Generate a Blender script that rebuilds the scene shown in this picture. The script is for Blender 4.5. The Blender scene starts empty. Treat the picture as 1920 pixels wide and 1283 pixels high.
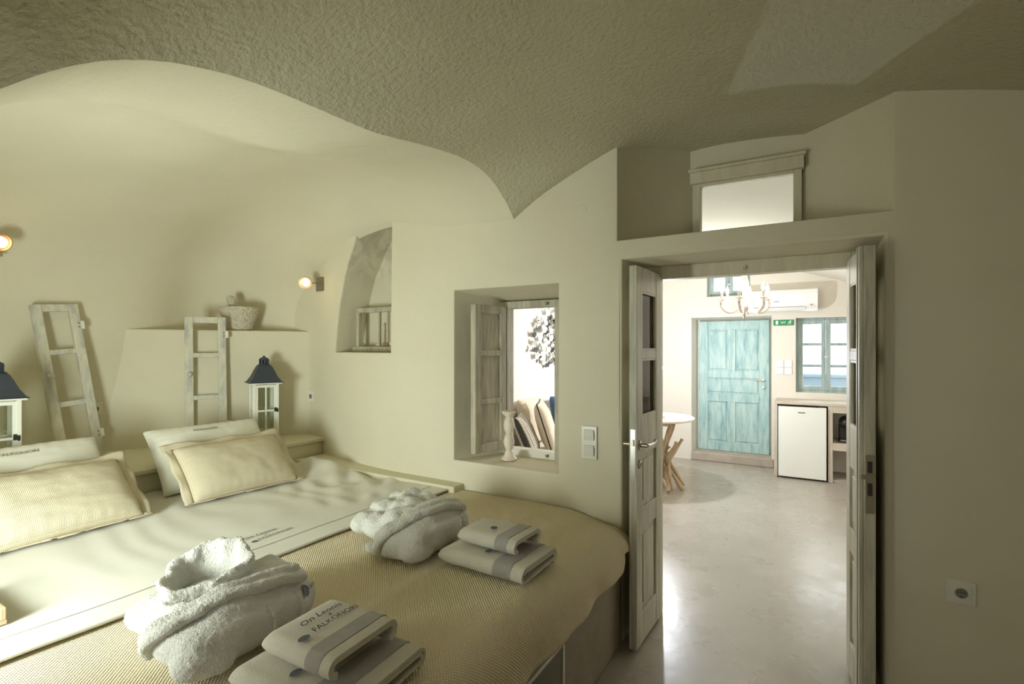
import bpy, bmesh, math, random
from mathutils import Vector, Matrix, noise
from mathutils.geometry import delaunay_2d_cdt
random.seed(7)
S = bpy.context.scene
COL = S.collection
R = math.radians
PI = math.pi

# ------------------------------------------------------------------ camera, world, light, exposure
YAW = R(30.7)
cam_d = bpy.data.cameras.new('camera'); cam = bpy.data.objects.new('camera', cam_d); COL.objects.link(cam)
cam_d.sensor_width = 36.0; cam_d.lens = 18.0; cam_d.shift_y = 10.5 / 1920.0; cam_d.clip_start = 0.02
cam.location = (0, 0, 1.5); cam.rotation_euler = (R(90), 0, YAW)
S.camera = cam
w = bpy.data.worlds.new('overcast_sky'); S.world = w; w.use_nodes = True
w.node_tree.nodes['Background'].inputs[0].default_value = (0.86, 0.93, 1.0, 1)
w.node_tree.nodes['Background'].inputs[1].default_value = 2.2
S.view_settings.view_transform = 'Standard'; S.view_settings.look = 'None'
S.view_settings.gamma = 1.0; S.view_settings.use_curve_mapping = False
S.view_settings.exposure = 0.1
try:
    S.cycles.diffuse_bounces = 7; S.cycles.max_bounces = 14
except Exception:
    pass

def light(name, kind, loc, power, color, size=None, size_y=None, direction=None):
    d = bpy.data.lights.new(name, kind); d.energy = power; d.color = color
    o = bpy.data.objects.new(name, d); COL.objects.link(o); o.location = loc
    if kind == 'AREA':
        d.shape = 'RECTANGLE'; d.size = size; d.size_y = size_y or size
    elif size is not None:
        d.shadow_soft_size = size
    if direction is not None:
        o.rotation_euler = Vector(direction).to_track_quat('-Z', 'Y').to_euler()
    return o
# daylight through the bedroom's side window (in the wall left of the bed)
light('daylight_bedroom_window', 'AREA', (-1.96, -0.16, 1.04), 47, (0.90, 1.0, 0.93), 0.50, 0.58, (-0.95, 1, 0.10))
# soft fill light through an added, unseen window in the wall facing the doorway
light('fill_light_back', 'AREA', (-0.75, -2.04, 1.45), 7.5, (1.0, 0.98, 0.90), 0.66, 0.86, (0, 1, 0))
# daylight through the window beside the blue door of the next room
light('daylight_far_window', 'AREA', (0.10, 7.42, 1.42), 10, (0.92, 0.97, 1.0), 0.5, 0.8, (0, -1, 0))
light('daylight_far_upper_window', 'AREA', (-0.98, 7.42, 2.36), 5, (0.92, 0.97, 1.0), 0.45, 0.36, (0, -1, -0.1))
# fill light from an added, unseen opening in the next room's right-hand wall
light('fill_light_far_right', 'AREA', (1.46, 4.9, 1.45), 8, (1.0, 0.98, 0.95), 0.8, 1.0, (-1, 0, 0))

# ------------------------------------------------------------------ materials
def nt(m):
    m.use_nodes = True
    n = m.node_tree.nodes; l = m.node_tree.links
    return n, l, n['Principled BSDF']
def coords(n, l, scale=(1, 1, 1), kind='Object'):
    tc = n.new('ShaderNodeTexCoord'); mp = n.new('ShaderNodeMapping'); mp.inputs['Scale'].default_value = scale
    l.new(tc.outputs[kind], mp.inputs['Vector']); return mp.outputs[0]
def noise_n(n, l, vec, scale, detail=3, rough=0.55, dist=0.0):
    t = n.new('ShaderNodeTexNoise'); t.inputs['Scale'].default_value = scale; t.inputs['Detail'].default_value = detail
    t.inputs['Roughness'].default_value = rough; t.inputs['Distortion'].default_value = dist
    l.new(vec, t.inputs['Vector']); return t.outputs[0]
def ramp(n, l, fac, stops):
    r = n.new('ShaderNodeValToRGB'); e = r.color_ramp.elements
    while len(e) < len(stops): e.new(0.5)
    for i, (p, c) in enumerate(stops):
        e[i].position = p; e[i].color = (*c, 1) if len(c) == 3 else c
    l.new(fac, r.inputs[0]); return r.outputs[0]
def bump(n, l, h, strength, dist, bsdf, prev=None):
    b = n.new('ShaderNodeBump'); b.inputs['Strength'].default_value = strength; b.inputs['Distance'].default_value = dist
    l.new(h, b.inputs['Height'])
    if prev is not None: l.new(prev, b.inputs['Normal'])
    if bsdf is not None: l.new(b.outputs[0], bsdf.inputs['Normal'])
    return b.outputs[0]
M = {}
def plain(name, c, rough=0.6, metal=0.0, spec=None, emit=None, es=0):
    m = bpy.data.materials.new(name); n, l, b = nt(m)
    b.inputs['Base Color'].default_value = (*c, 1); b.inputs['Roughness'].default_value = rough; b.inputs['Metallic'].default_value = metal
    if spec is not None: b.inputs['Specular IOR Level'].default_value = spec
    if emit: b.inputs['Emission Color'].default_value = (*emit, 1); b.inputs['Emission Strength'].default_value = es
    v = coords(n, l); h = noise_n(n, l, v, 60, 2); bump(n, l, h, 0.05, 0.002, b)
    M[name] = m; return m
def plaster(name, c, c2, bscale, bstr, bdist, rough=0.85, mottle=1.6, patch=None):
    m = bpy.data.materials.new(name); n, l, b = nt(m); v = coords(n, l)
    a = noise_n(n, l, v, mottle, 5, 0.6)
    col = ramp(n, l, a, [(0.3, c), (0.7, c2)])
    if patch:
        pc, ps = patch
        f = noise_n(n, l, v, ps, 6, 0.65, 1.2); fr = ramp(n, l, f, [(0.42, (0, 0, 0)), (0.62, (1, 1, 1))])
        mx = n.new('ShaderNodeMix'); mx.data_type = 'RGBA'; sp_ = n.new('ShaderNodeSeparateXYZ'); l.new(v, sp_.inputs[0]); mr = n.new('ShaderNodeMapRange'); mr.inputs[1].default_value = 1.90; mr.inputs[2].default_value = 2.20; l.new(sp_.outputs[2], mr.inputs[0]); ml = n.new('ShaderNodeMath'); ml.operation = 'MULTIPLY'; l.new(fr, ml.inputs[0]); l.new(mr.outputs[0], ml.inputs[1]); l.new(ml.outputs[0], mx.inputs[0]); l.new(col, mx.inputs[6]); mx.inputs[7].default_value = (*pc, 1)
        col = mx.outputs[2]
    l.new(col, b.inputs['Base Color']); b.inputs['Roughness'].default_value = rough; b.inputs['Specular IOR Level'].default_value = 0.25
    h1 = noise_n(n, l, v, bscale, 5, 0.62); h2 = noise_n(n, l, v, 5.0, 3)
    p = bump(n, l, h2, 0.25, 0.02, None); bump(n, l, h1, bstr, bdist, b, p)
    M[name] = m; return m
def wood(name, c1, c2, c3, sc=(14, 14, 1.6), rough=0.65, bstr=0.35):
    m = bpy.data.materials.new(name); n, l, b = nt(m); v = coords(n, l, sc)
    a = noise_n(n, l, v, 2.6, 6, 0.65, 0.5)
    col = ramp(n, l, a, [(0.30, c1), (0.5, c2), (0.70, c3)])
    l.new(col, b.inputs['Base Color']); b.inputs['Roughness'].default_value = rough
    h = noise_n(n, l, v, 7, 5, 0.7); bump(n, l, h, bstr, 0.004, b)
    M[name] = m; return m
def fabric(name, c, c2=None, scale=350, bstr=0.4, bdist=0.003, mott=8, rough=0.95):
    m = bpy.data.materials.new(name); n, l, b = nt(m); v = coords(n, l)
    a = noise_n(n, l, v, mott, 4); col = ramp(n, l, a, [(0.3, c), (0.7, c2 or c)])
    l.new(col, b.inputs['Base Color']); b.inputs['Roughness'].default_value = rough; b.inputs['Specular IOR Level'].default_value = 0.1
    b.inputs['Sheen Weight'].default_value = 0.25
    h = noise_n(n, l, v, scale, 3, 0.7); bump(n, l, h, bstr, bdist, b)
    M[name] = m; return m
def weave(name, c, c2, pitch, bstr=0.7, bdist=0.003, diag=False):
    """waffle / basket weave from the UV map, which is in metres"""
    m = bpy.data.materials.new(name); n, l, b = nt(m)
    tc = n.new('ShaderNodeTexCoord'); mp = n.new('ShaderNodeMapping')
    k = 2 * PI / pitch
    mp.inputs['Scale'].default_value = (k, k, 1)
    if diag: mp.inputs['Rotation'].default_value = (0, 0, R(45))
    l.new(tc.outputs['UV'], mp.inputs['Vector'])
    sp = n.new('ShaderNodeSeparateXYZ'); l.new(mp.outputs[0], sp.inputs[0])
    def mth(op, a, bb=None):
        t = n.new('ShaderNodeMath'); t.operation = op
        for i, q in enumerate((a, bb)):
            if q is None: continue
            if isinstance(q, (int, float)): t.inputs[i].default_value = q
            else: l.new(q, t.inputs[i])
        return t.outputs[0]
    sx = mth('SINE', sp.outputs[0]); sy = mth('SINE', sp.outputs[1])
    pr = mth('MULTIPLY', sx, sy); h = mth('ADD', mth('MULTIPLY', pr, 0.5), 0.5)
    col = ramp(n, l, h, [(0.1, c2), (0.65, c)])
    l.new(col, b.inputs['Base Color']); b.inputs['Roughness'].default_value = 0.95; b.inputs['Specular IOR Level'].default_value = 0.1
    bump(n, l, h, bstr, bdist, b)
    M[name] = m; return m
def glass(name, tint=(0.95, 0.97, 0.95), rough=0.02):
    m = bpy.data.materials.new(name); n, l, b = nt(m)
    tr = n.new('ShaderNodeBsdfTransparent'); tr.inputs[0].default_value = (*tint, 1)
    gl = n.new('ShaderNodeBsdfGlossy'); gl.inputs[0].default_value = (1, 1, 1, 1); gl.inputs['Roughness'].default_value = rough
    fr = n.new('ShaderNodeFresnel'); fr.inputs[0].default_value = 1.45
    mx = n.new('ShaderNodeMixShader'); l.new(fr.outputs[0], mx.inputs[0]); l.new(tr.outputs[0], mx.inputs[1]); l.new(gl.outputs[0], mx.inputs[2])
    l.new(mx.outputs[0], n['Material Output'].inputs[0])
    M[name] = m; return m

plaster('wall_plaster', (0.67, 0.625, 0.485), (0.71, 0.665, 0.525), 45, 0.16, 0.006)
plaster('far_plaster', (0.71, 0.675, 0.595), (0.75, 0.715, 0.635), 45, 0.14, 0.006)
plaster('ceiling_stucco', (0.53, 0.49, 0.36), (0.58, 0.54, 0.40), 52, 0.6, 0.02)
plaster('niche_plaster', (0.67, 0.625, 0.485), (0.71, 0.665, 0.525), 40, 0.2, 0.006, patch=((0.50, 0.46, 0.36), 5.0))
plaster('shelf_plaster', (0.66, 0.62, 0.46), (0.70, 0.66, 0.50), 40, 0.12, 0.005, rough=0.7)
plaster('platform_cement', (0.27, 0.23, 0.17), (0.36, 0.31, 0.24), 18, 0.3, 0.006, rough=0.75, mottle=4)
plaster('counter_cement', (0.50, 0.44, 0.36), (0.60, 0.54, 0.45), 30, 0.2, 0.004, rough=0.6, mottle=5)
plaster('step_stone', (0.36, 0.32, 0.26), (0.48, 0.43, 0.36), 16, 0.5, 0.008, mottle=7)
plaster('terrace_blue', (0.42, 0.52, 0.66), (0.5, 0.6, 0.72), 20, 0.2, 0.006)
wood('whitewash_wood', (0.36, 0.37, 0.36), (0.62, 0.59, 0.48), (0.74, 0.69, 0.55))
wood('sash_wood', (0.34, 0.36, 0.38), (0.60, 0.58, 0.48), (0.74, 0.69, 0.54), sc=(7, 7, 2.4))
wood('blue_wood', (0.22, 0.40, 0.42), (0.40, 0.58, 0.57), (0.55, 0.69, 0.66), sc=(7, 7, 1.2), rough=0.5)
wood('greyblue_wood', (0.20, 0.27, 0.27), (0.33, 0.42, 0.41), (0.44, 0.52, 0.50), sc=(9, 9, 1.4))
wood('door_wood', (0.34, 0.33, 0.26), (0.52, 0.50, 0.39), (0.64, 0.61, 0.48), sc=(10, 10, 1.2), rough=0.5)
wood('shutter_wood', (0.30, 0.28, 0.23), (0.46, 0.43, 0.33), (0.60, 0.56, 0.42), sc=(12, 12, 1.5))
wood('cream_wood', (0.58, 0.54, 0.40), (0.65, 0.60, 0.455), (0.70, 0.65, 0.50), sc=(10, 10, 2), rough=0.55, bstr=0.15)
wood('driftwood', (0.34, 0.24, 0.14), (0.52, 0.40, 0.26), (0.62, 0.50, 0.36), sc=(20, 20, 4), rough=0.8, bstr=0.6)
wood('table_wood', (0.78, 0.66, 0.50), (0.86, 0.78, 0.66), (0.88, 0.82, 0.72), sc=(3, 14, 14), rough=0.3)
wood('turned_wood', (0.72, 0.60, 0.48), (0.82, 0.72, 0.60), (0.86, 0.80, 0.70), sc=(16, 16, 6), rough=0.6)
wood('brown_wood', (0.30, 0.22, 0.12), (0.44, 0.34, 0.20), (0.5, 0.4, 0.26), sc=(14, 14, 3))
plain('white_paint', (0.80, 0.79, 0.70), 0.45)
plain('switch_plastic', (0.74, 0.72, 0.64), 0.25)
plain('white_plastic', (0.84, 0.84, 0.82), 0.35)
plain('fridge_white', (0.80, 0.82, 0.76), 0.35)
plain('dark_gap', (0.05, 0.04, 0.035), 0.8)
plain('black_metal', (0.035, 0.033, 0.03), 0.45, 0.6)
plain('lantern_roof', (0.055, 0.065, 0.085), 0.5, 0.3)
plain('black_plastic', (0.03, 0.028, 0.03), 0.3)
plain('steel', (0.55, 0.52, 0.46), 0.28, 1.0)
plain('bronze_steel', (0.42, 0.38, 0.30), 0.38, 1.0)
plain('copper', (0.70, 0.42, 0.24), 0.35, 1.0)
plain('exit_green', (0.0, 0.22, 0.08), 0.4)
plain('sign_white', (0.85, 0.88, 0.85), 0.5)
plain('ink_grey', (0.10, 0.11, 0.13), 0.7)
plain('thread_grey', (0.24, 0.23, 0.19), 0.9)
plain('well_shade', (0.22, 0.21, 0.18), 0.6)
plain('ink_dark', (0.07, 0.065, 0.055), 0.8)
plain('bulb_warm', (1, 0.85, 0.65), 0.3, emit=(1.0, 0.78, 0.48), es=5)
plain('bulb_white', (1, 0.96, 0.9), 0.3, emit=(1.0, 0.93, 0.80), es=9)
plain('lamp_glow', (1, 0.98, 0.95), 0.3, emit=(0.93, 0.95, 1.0), es=30)
plain('art_metal', (0.75, 0.76, 0.78), 0.2, 1.0)
plain('art_shade', (0.08, 0.08, 0.08), 0.4, 0.5)
plain('candle_ivory', (0.80, 0.76, 0.66), 0.5)
plain('bone_ceramic', (0.72, 0.68, 0.58), 0.5)
glass('pane_glass')
def polished_floor():
    m = bpy.data.materials.new('polished_cement'); n, l, b = nt(m); v = coords(n, l)
    a = noise_n(n, l, v, 1.8, 7, 0.62, 0.8); col = ramp(n, l, a, [(0.28, (0.345, 0.315, 0.26)), (0.5, (0.375, 0.345, 0.29)), (0.72, (0.41, 0.38, 0.32))])
    l.new(col, b.inputs['Base Color'])
    r = noise_n(n, l, v, 3.2, 5, 0.6); rr = ramp(n, l, r, [(0.3, (0.22, 0.22, 0.22)), (0.7, (0.36, 0.36, 0.36))]); l.new(rr, b.inputs['Roughness'])
    h = noise_n(n, l, v, 9, 4, 0.6, 0.6); bump(n, l, h, 0.10, 0.01, b)
    b.inputs['Specular IOR Level'].default_value = 0.42
    M['polished_cement'] = m
polished_floor()
fabric('terry', (0.77, 0.76, 0.69), (0.82, 0.81, 0.73), 150, 1.0, 0.010)
fabric('towel_terry', (0.62, 0.585, 0.48), (0.68, 0.645, 0.535), 300, 0.8, 0.004)
fabric('towel_band', (0.32, 0.30, 0.27), (0.40, 0.375, 0.335), 300, 0.7, 0.003)
fabric('sheet_cotton', (0.64, 0.62, 0.53), (0.68, 0.66, 0.565), 500, 0.12, 0.001)
fabric('pillow_cotton', (0.72, 0.70, 0.60), (0.76, 0.74, 0.64), 500, 0.12, 0.001)
fabric('navy_cloth', (0.03, 0.07, 0.14), (0.05, 0.10, 0.19), 300, 0.3, 0.002)
fabric('cream_cloth', (0.66, 0.58, 0.44), (0.72, 0.63, 0.49), 300, 0.3, 0.002)
fabric('black_cord', (0.03, 0.03, 0.03), (0.05, 0.05, 0.05), 300, 0.3, 0.002)
fabric('seat_cloth', (0.6, 0.55, 0.45), (0.66, 0.6, 0.5), 300, 0.3, 0.002)
weave('throw_waffle', (0.80, 0.705, 0.51), (0.62, 0.535, 0.37), 0.0115, 0.9, 0.004)
weave('pillow_knit', (0.64, 0.57, 0.42), (0.52, 0.45, 0.32), 0.0085, 0.6, 0.002, diag=True)
def striped():
    m = bpy.data.materials.new('striped_cloth'); n, l, b = nt(m)
    tc = n.new('ShaderNodeTexCoord'); sp = n.new('ShaderNodeSeparateXYZ'); l.new(tc.outputs['UV'], sp.inputs[0])
    t = n.new('ShaderNodeMath'); t.operation = 'MULTIPLY'; l.new(sp.outputs[0], t.inputs[0]); t.inputs[1].default_value = 30.0
    f = n.new('ShaderNodeMath'); f.operation = 'FRACT'; l.new(t.outputs[0], f.inputs[0])
    col = ramp(n, l, f.outputs[0], [(0.0, (0.06, 0.055, 0.05)), (0.22, (0.06, 0.055, 0.05)), (0.28, (0.62, 0.57, 0.46))])
    l.new(col, b.inputs['Base Color']); b.inputs['Roughness'].default_value = 0.95; M['striped_cloth'] = m
striped()
def stone_mat():
    m = bpy.data.materials.new('pitted_stone'); n, l, b = nt(m); v = coords(n, l)
    vo = n.new('ShaderNodeTexVoronoi'); vo.inputs['Scale'].default_value = 62; l.new(v, vo.inputs['Vector'])
    nz = noise_n(n, l, v, 45, 4, 0.7)
    mul = n.new('ShaderNodeMath'); mul.operation = 'MULTIPLY'; l.new(vo.outputs['Distance'], mul.inputs[0]); l.new(nz, mul.inputs[1])
    col = ramp(n, l, mul.outputs[0], [(0.03, (0.22, 0.20, 0.15)), (0.10, (0.50, 0.455, 0.36)), (0.30, (0.62, 0.57, 0.46))])
    l.new(col, b.inputs['Base Color']); b.inputs['Roughness'].default_value = 0.9
    bump(n, l, mul.outputs[0], 1.0, 0.015, b); M['pitted_stone'] = m
stone_mat()
def mesh_grille():
    m = bpy.data.materials.new('grille_mesh'); n, l, b = nt(m)
    v = coords(n, l, (300, 300, 300)); ck = n.new('ShaderNodeTexChecker'); ck.inputs['Scale'].default_value = 1.0; l.new(v, ck.inputs['Vector'])
    ck.inputs[1].default_value = (0.30, 0.27, 0.21, 1); ck.inputs[2].default_value = (0.07, 0.065, 0.055, 1)
    l.new(ck.outputs[0], b.inputs['Base Color']); b.inputs['Roughness'].default_value = 0.6; M['grille_mesh'] = m
mesh_grille()

# ------------------------------------------------------------------ mesh helpers
class MB:
    def __init__(s): s.v = []; s.f = []; s.uv = {}
    def add(s, vs, fs):
        o = len(s.v); s.v += [tuple(p) for p in vs]; s.f += [tuple(i + o for i in q) for q in fs]; return s
    def box(s, c, d, rot=None):
        x, y, z = [q / 2 for q in d]
        vs = [Vector(p) for p in ((-x, -y, -z), (x, -y, -z), (x, y, -z), (-x, y, -z), (-x, -y, z), (x, -y, z), (x, y, z), (-x, y, z))]
        if rot is not None: vs = [rot @ p for p in vs]
        c = Vector(c)
        return s.add([p + c for p in vs], [(0, 3, 2, 1), (4, 5, 6, 7), (0, 1, 5, 4), (1, 2, 6, 5), (2, 3, 7, 6), (3, 0, 4, 7)])
    def b2(s, lo, hi):
        return s.box([(a + b) / 2 for a, b in zip(lo, hi)], [abs(b - a) for a, b in zip(lo, hi)])
    def lathe(s, prof, n=24, c=(0, 0, 0), m=None):
        vs = []; fs = []
        for r, z in prof:
            for i in range(n):
                a = 2 * PI * i / n; p = Vector((r * math.cos(a), r * math.sin(a), z))
                if m is not None: p = m @ p
                vs.append(p + Vector(c))
        k = len(prof)
        for j in range(k - 1):
            for i in range(n):
                i2 = (i + 1) % n; fs.append((j * n + i, j * n + i2, (j + 1) * n + i2, (j + 1) * n + i))
        fs.append(tuple(range(n - 1, -1, -1))); fs.append(tuple((k - 1) * n + i for i in range(n)))
        return s.add(vs, fs)
    def tube(s, path, r, n=10, closed=False, flat=(1, 1), up=(0, 0, 1), caps=True):
        P = [Vector(p) for p in path]; k = len(P); vs = []; fs = []
        for i, p in enumerate(P):
            a = P[(i - 1) % k] if (closed or i > 0) else p; b = P[(i + 1) % k] if (closed or i < k - 1) else p
            t = (b - a).normalized(); u = Vector(up)
            sd = t.cross(u)
            if sd.length < 1e-4: sd = t.cross(Vector((1, 0, 0)))
            sd.normalize(); nn = sd.cross(t).normalized()
            rr = r[i] if isinstance(r, (list, tuple)) else r
            for j in range(n):
                an = 2 * PI * j / n
                vs.append(p + sd * (math.cos(an) * rr * flat[0]) + nn * (math.sin(an) * rr * flat[1]))
        for i in range(k if closed else k - 1):
            i2 = (i + 1) % k
            for j in range(n):
                j2 = (j + 1) % n; fs.append((i * n + j, i * n + j2, i2 * n + j2, i2 * n + j))
        if not closed and caps:
            fs.append(tuple(range(n - 1, -1, -1))); fs.append(tuple((k - 1) * n + j for j in range(n)))
        return s.add(vs, fs)
    def ell(s, c, r, n=20, rot=None):
        vs = []; fs = []; m = n // 2
        for j in range(m + 1):
            th = PI * j / m
            for i in range(n):
                a = 2 * PI * i / n
                p = Vector((r[0] * math.sin(th) * math.cos(a), r[1] * math.sin(th) * math.sin(a), r[2] * math.cos(th)))
                if rot is not None: p = rot @ p
                vs.append(p + Vector(c))
        for j in range(m):
            for i in range(n):
                i2 = (i + 1) % n; fs.append((j * n + i, (j + 1) * n + i, (j + 1) * n + i2, j * n + i2))
        return s.add(vs, fs)
    def prism(s, poly, fn, t0, t1):
        """poly in 2D, fn(u,v,t)->3D, between t0 and t1"""
        k = len(poly); vs = [fn(u, v, t0) for u, v in poly] + [fn(u, v, t1) for u, v in poly]
        fs = [tuple(range(k - 1, -1, -1)), tuple(range(k, 2 * k))] + [(i, (i + 1) % k, k + (i + 1) % k, k + i) for i in range(k)]
        return s.add(vs, fs)
    def grid(s, fn, nu, nv, uvfn=None):
        o = len(s.v)
        for j in range(nv + 1):
            for i in range(nu + 1):
                u = i / nu; v = j / nv; s.v.append(tuple(fn(u, v)))
                if uvfn: s.uv[len(s.v) - 1] = uvfn(u, v)
        for j in range(nv):
            for i in range(nu):
                a = o + j * (nu + 1) + i; s.f.append((a, a + 1, a + nu + 2, a + nu + 1))
        return s
    def build(s, name, mat, parent=None, smooth=False, bevel=0, seg=2, weld=0):
        me = bpy.data.meshes.new(name); me.from_pydata(s.v, [], s.f); me.update()
        bm = bmesh.new(); bm.from_mesh(me)
        if weld: bmesh.ops.remove_doubles(bm, verts=bm.verts, dist=weld)
        else: bmesh.ops.dissolve_degenerate(bm, dist=1e-6, edges=bm.edges) if False else None
        bmesh.ops.recalc_face_normals(bm, faces=bm.faces); bm.to_mesh(me); bm.free()
        if s.uv and not weld:
            ul = me.uv_layers.new(name='UVMap')
            for lp in me.loops:
                ul.data[lp.index].uv = s.uv.get(lp.vertex_index, (0, 0))
        o = bpy.data.objects.new(name, me); COL.objects.link(o)
        me.materials.append(M[mat] if isinstance(mat, str) else mat)
        if smooth:
            for p in me.polygons: p.use_smooth = True
            if smooth != True:
                try: me.set_sharp_from_angle(angle=R(smooth))
                except Exception: pass
        if bevel:
            md = o.modifiers.new('bevel', 'BEVEL'); md.width = bevel; md.segments = seg; md.limit_method = 'ANGLE'; md.angle_limit = R(35)
        if parent is not None: o.parent = parent
        return o
def tag(o, label, cat, group=None, kind=None):
    o['label'] = label; o['category'] = cat
    if group: o['group'] = group
    if kind: o['kind'] = kind
    return o
def struct(o, label, cat='structure'):
    o['kind'] = 'structure'; o['label'] = label; o['category'] = cat; return o
def thing(name, label, cat, loc=(0, 0, 0), rz=0, group=None, rot=None):
    o = bpy.data.objects.new(name, None); COL.objects.link(o); o.location = loc
    o.empty_display_size = 0.1
    o.rotation_euler = rot if rot is not None else (0, 0, rz)
    return tag(o, label, cat, group)
def lerp(a, b, t): return a + (b - a) * t
def sm(t):
    t = max(0.0, min(1.0, t)); return t * t * (3 - 2 * t)
def interp(tab, x):
    if x <= tab[0][0]: return tab[0][1]
    for (x0, y0), (x1, y1) in zip(tab, tab[1:]):
        if x <= x1:
            return lerp(y0, y1, (x - x0) / (x1 - x0))
    return tab[-1][1]
def cr(tab, x):
    """smooth (Catmull-Rom) interpolation of a table"""
    n = len(tab)
    if x <= tab[0][0]: return tab[0][1]
    if x >= tab[-1][0]: return tab[-1][1]
    for i in range(n - 1):
        if tab[i][0] <= x <= tab[i + 1][0]:
            x0, y0 = tab[i]; x1, y1 = tab[i + 1]; h = x1 - x0; t = (x - x0) / h
            m0 = (tab[i + 1][1] - tab[i - 1][1]) / (tab[i + 1][0] - tab[i - 1][0]) if i > 0 else (y1 - y0) / h
            m1 = (tab[i + 2][1] - tab[i][1]) / (tab[i + 2][0] - tab[i][0]) if i < n - 2 else (y1 - y0) / h
            return (2*t**3-3*t**2+1)*y0 + (t**3-2*t**2+t)*h*m0 + (-2*t**3+3*t**2)*y1 + (t**3-t**2)*h*m1
def catmull(pts, k=6):
    P = [Vector(p) for p in pts]; out = []
    for i in range(len(P) - 1):
        p0 = P[max(i-1, 0)]; p1 = P[i]; p2 = P[i+1]; p3 = P[min(i+2, len(P)-1)]
        for j in range(k):
            t = j / k
            out.append(0.5 * ((2*p1) + (p2-p0)*t + (2*p0-5*p1+4*p2-p3)*t*t + (3*p1-p0-3*p2+p3)*t**3))
    out.append(P[-1]); return out
def nz(x, y, z=0.0, s=1.0): return noise.noise(Vector((x * s, y * s, z * s)))
def text_on(name, body, size, fn, mat, parent, shear=0.0, lift=0.0):
    """flat lettering laid on a surface: fn(x, y) -> 3D point"""
    cu = bpy.data.curves.new(name, 'FONT'); cu.body = body; cu.size = size; cu.shear = shear; cu.align_x = 'CENTER'; cu.resolution_u = 2
    cu.offset = size * 0.012
    to = bpy.data.objects.new(name, cu); COL.objects.link(to)
    dg = bpy.context.evaluated_depsgraph_get(); me = bpy.data.meshes.new_from_object(to.evaluated_get(dg))
    bpy.data.objects.remove(to)
    for v in me.vertices: v.co = fn(v.co.x, v.co.y)
    me.materials.clear(); me.materials.append(M[mat])
    o = bpy.data.objects.new(name, me); COL.objects.link(o); o.parent = parent
    return o

# ------------------------------------------------------------------ the window wall (between bedroom and next room)
def wall_y(x):                       # front face of the wall, swinging back near the headboard corner
    t = max(0.0, -2.35 - x); return 2.53 + 0.17 * min(t / 1.0, 1.2) ** 1.5
YB = 2.95
def offset_loop(lp, d):
    n = len(lp); out = []
    area = sum(lp[i][0]*lp[(i+1) % n][1]-lp[(i+1) % n][0]*lp[i][1] for i in range(n))
    sgn = 1 if area > 0 else -1
    for i in range(n):
        p0 = Vector(lp[i-1]); p1 = Vector(lp[i]); p2 = Vector(lp[(i+1) % n])
        e1 = (p1-p0).normalized(); e2 = (p2-p1).normalized()
        n1 = Vector((e1.y, -e1.x)) * sgn; n2 = Vector((e2.y, -e2.x)) * sgn
        b = (n1+n2); b = b / max(0.3, b.length_squared) * 2
        out.append(tuple(p1 + b * d / 1.0 * 0.5 * 1.0 if False else p1 + b * (d/2.0)*1.0 + b * (d/2.0)*0))
    return out
def sheet_with_holes(outer, holes, step, mapper):
    pts = []; edges = []
    def loop(lp, sub):
        k0 = len(pts); n = len(lp)
        for i in range(n):
            a = Vector(lp[i]); b = Vector(lp[(i+1) % n]); m = max(1, int((b-a).length / sub))
            for j in range(m): pts.append(a.lerp(b, j/m))
        k1 = len(pts)
        for i in range(k0, k1): edges.append((i, i+1 if i+1 < k1 else k0))
    loop(outer, step)
    for h in holes: loop(h, 10.0)
    xs = [p[0] for p in outer]; ys = [p[1] for p in outer]
    def inside(pt, lp):
        x, y = pt; c = False; n = len(lp)
        for i in range(n):
            x1, y1 = lp[i]; x2, y2 = lp[(i+1) % n]
            if (y1 > y) != (y2 > y) and x < (x2-x1)*(y-y1)/(y2-y1)+x1: c = not c
        return c
    x = min(xs) + step/2
    while x < max(xs):
        y = min(ys) + step/2
        while y < max(ys):
            if inside((x, y), outer) and not any(inside((x, y), h) for h in holes): pts.append(Vector((x, y)))
            y += step
        x += step
    r = delaunay_2d_cdt(pts, edges, [], 0, 1e-6)
    V, F = r[0], r[2]; keep = []
    for f in F:
        c = sum((Vector(V[i]) for i in f), Vector((0, 0))) / len(f)
        if inside(c, outer) and not any(inside(c, h) for h in holes): keep.append(tuple(f))
    return [mapper(p[0], p[1]) for p in V], keep
def rect(x0, x1, z0, z1): return [(x0, z0), (x1, z0), (x1, z1), (x0, z1)]
NICHE = [(-3.125, 1.465), (-2.455, 1.465), (-2.44, 2.46), (-2.62, 2.48), (-2.82, 2.32), (-2.98, 2.05), (-3.06, 1.82), (-3.10, 1.62)]
WIN_F = rect(-1.917, -1.21, 0.81, 1.852)
ALC_F = rect(-0.875, 0.262, 2.05, 2.70)
DOOR_F = rect(-0.85, 0.236, 0.0, 1.95)
DOORN = [(-0.85, -0.05), (0.236, -0.05), (0.236, 1.95), (-0.85, 1.95)]
rr_ = 0.014
wf = MB()
holes_f = [NICHE, WIN_F, ALC_F, DOORN]
holes_exp = [offset_loop(h, rr_) for h in holes_f]
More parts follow.
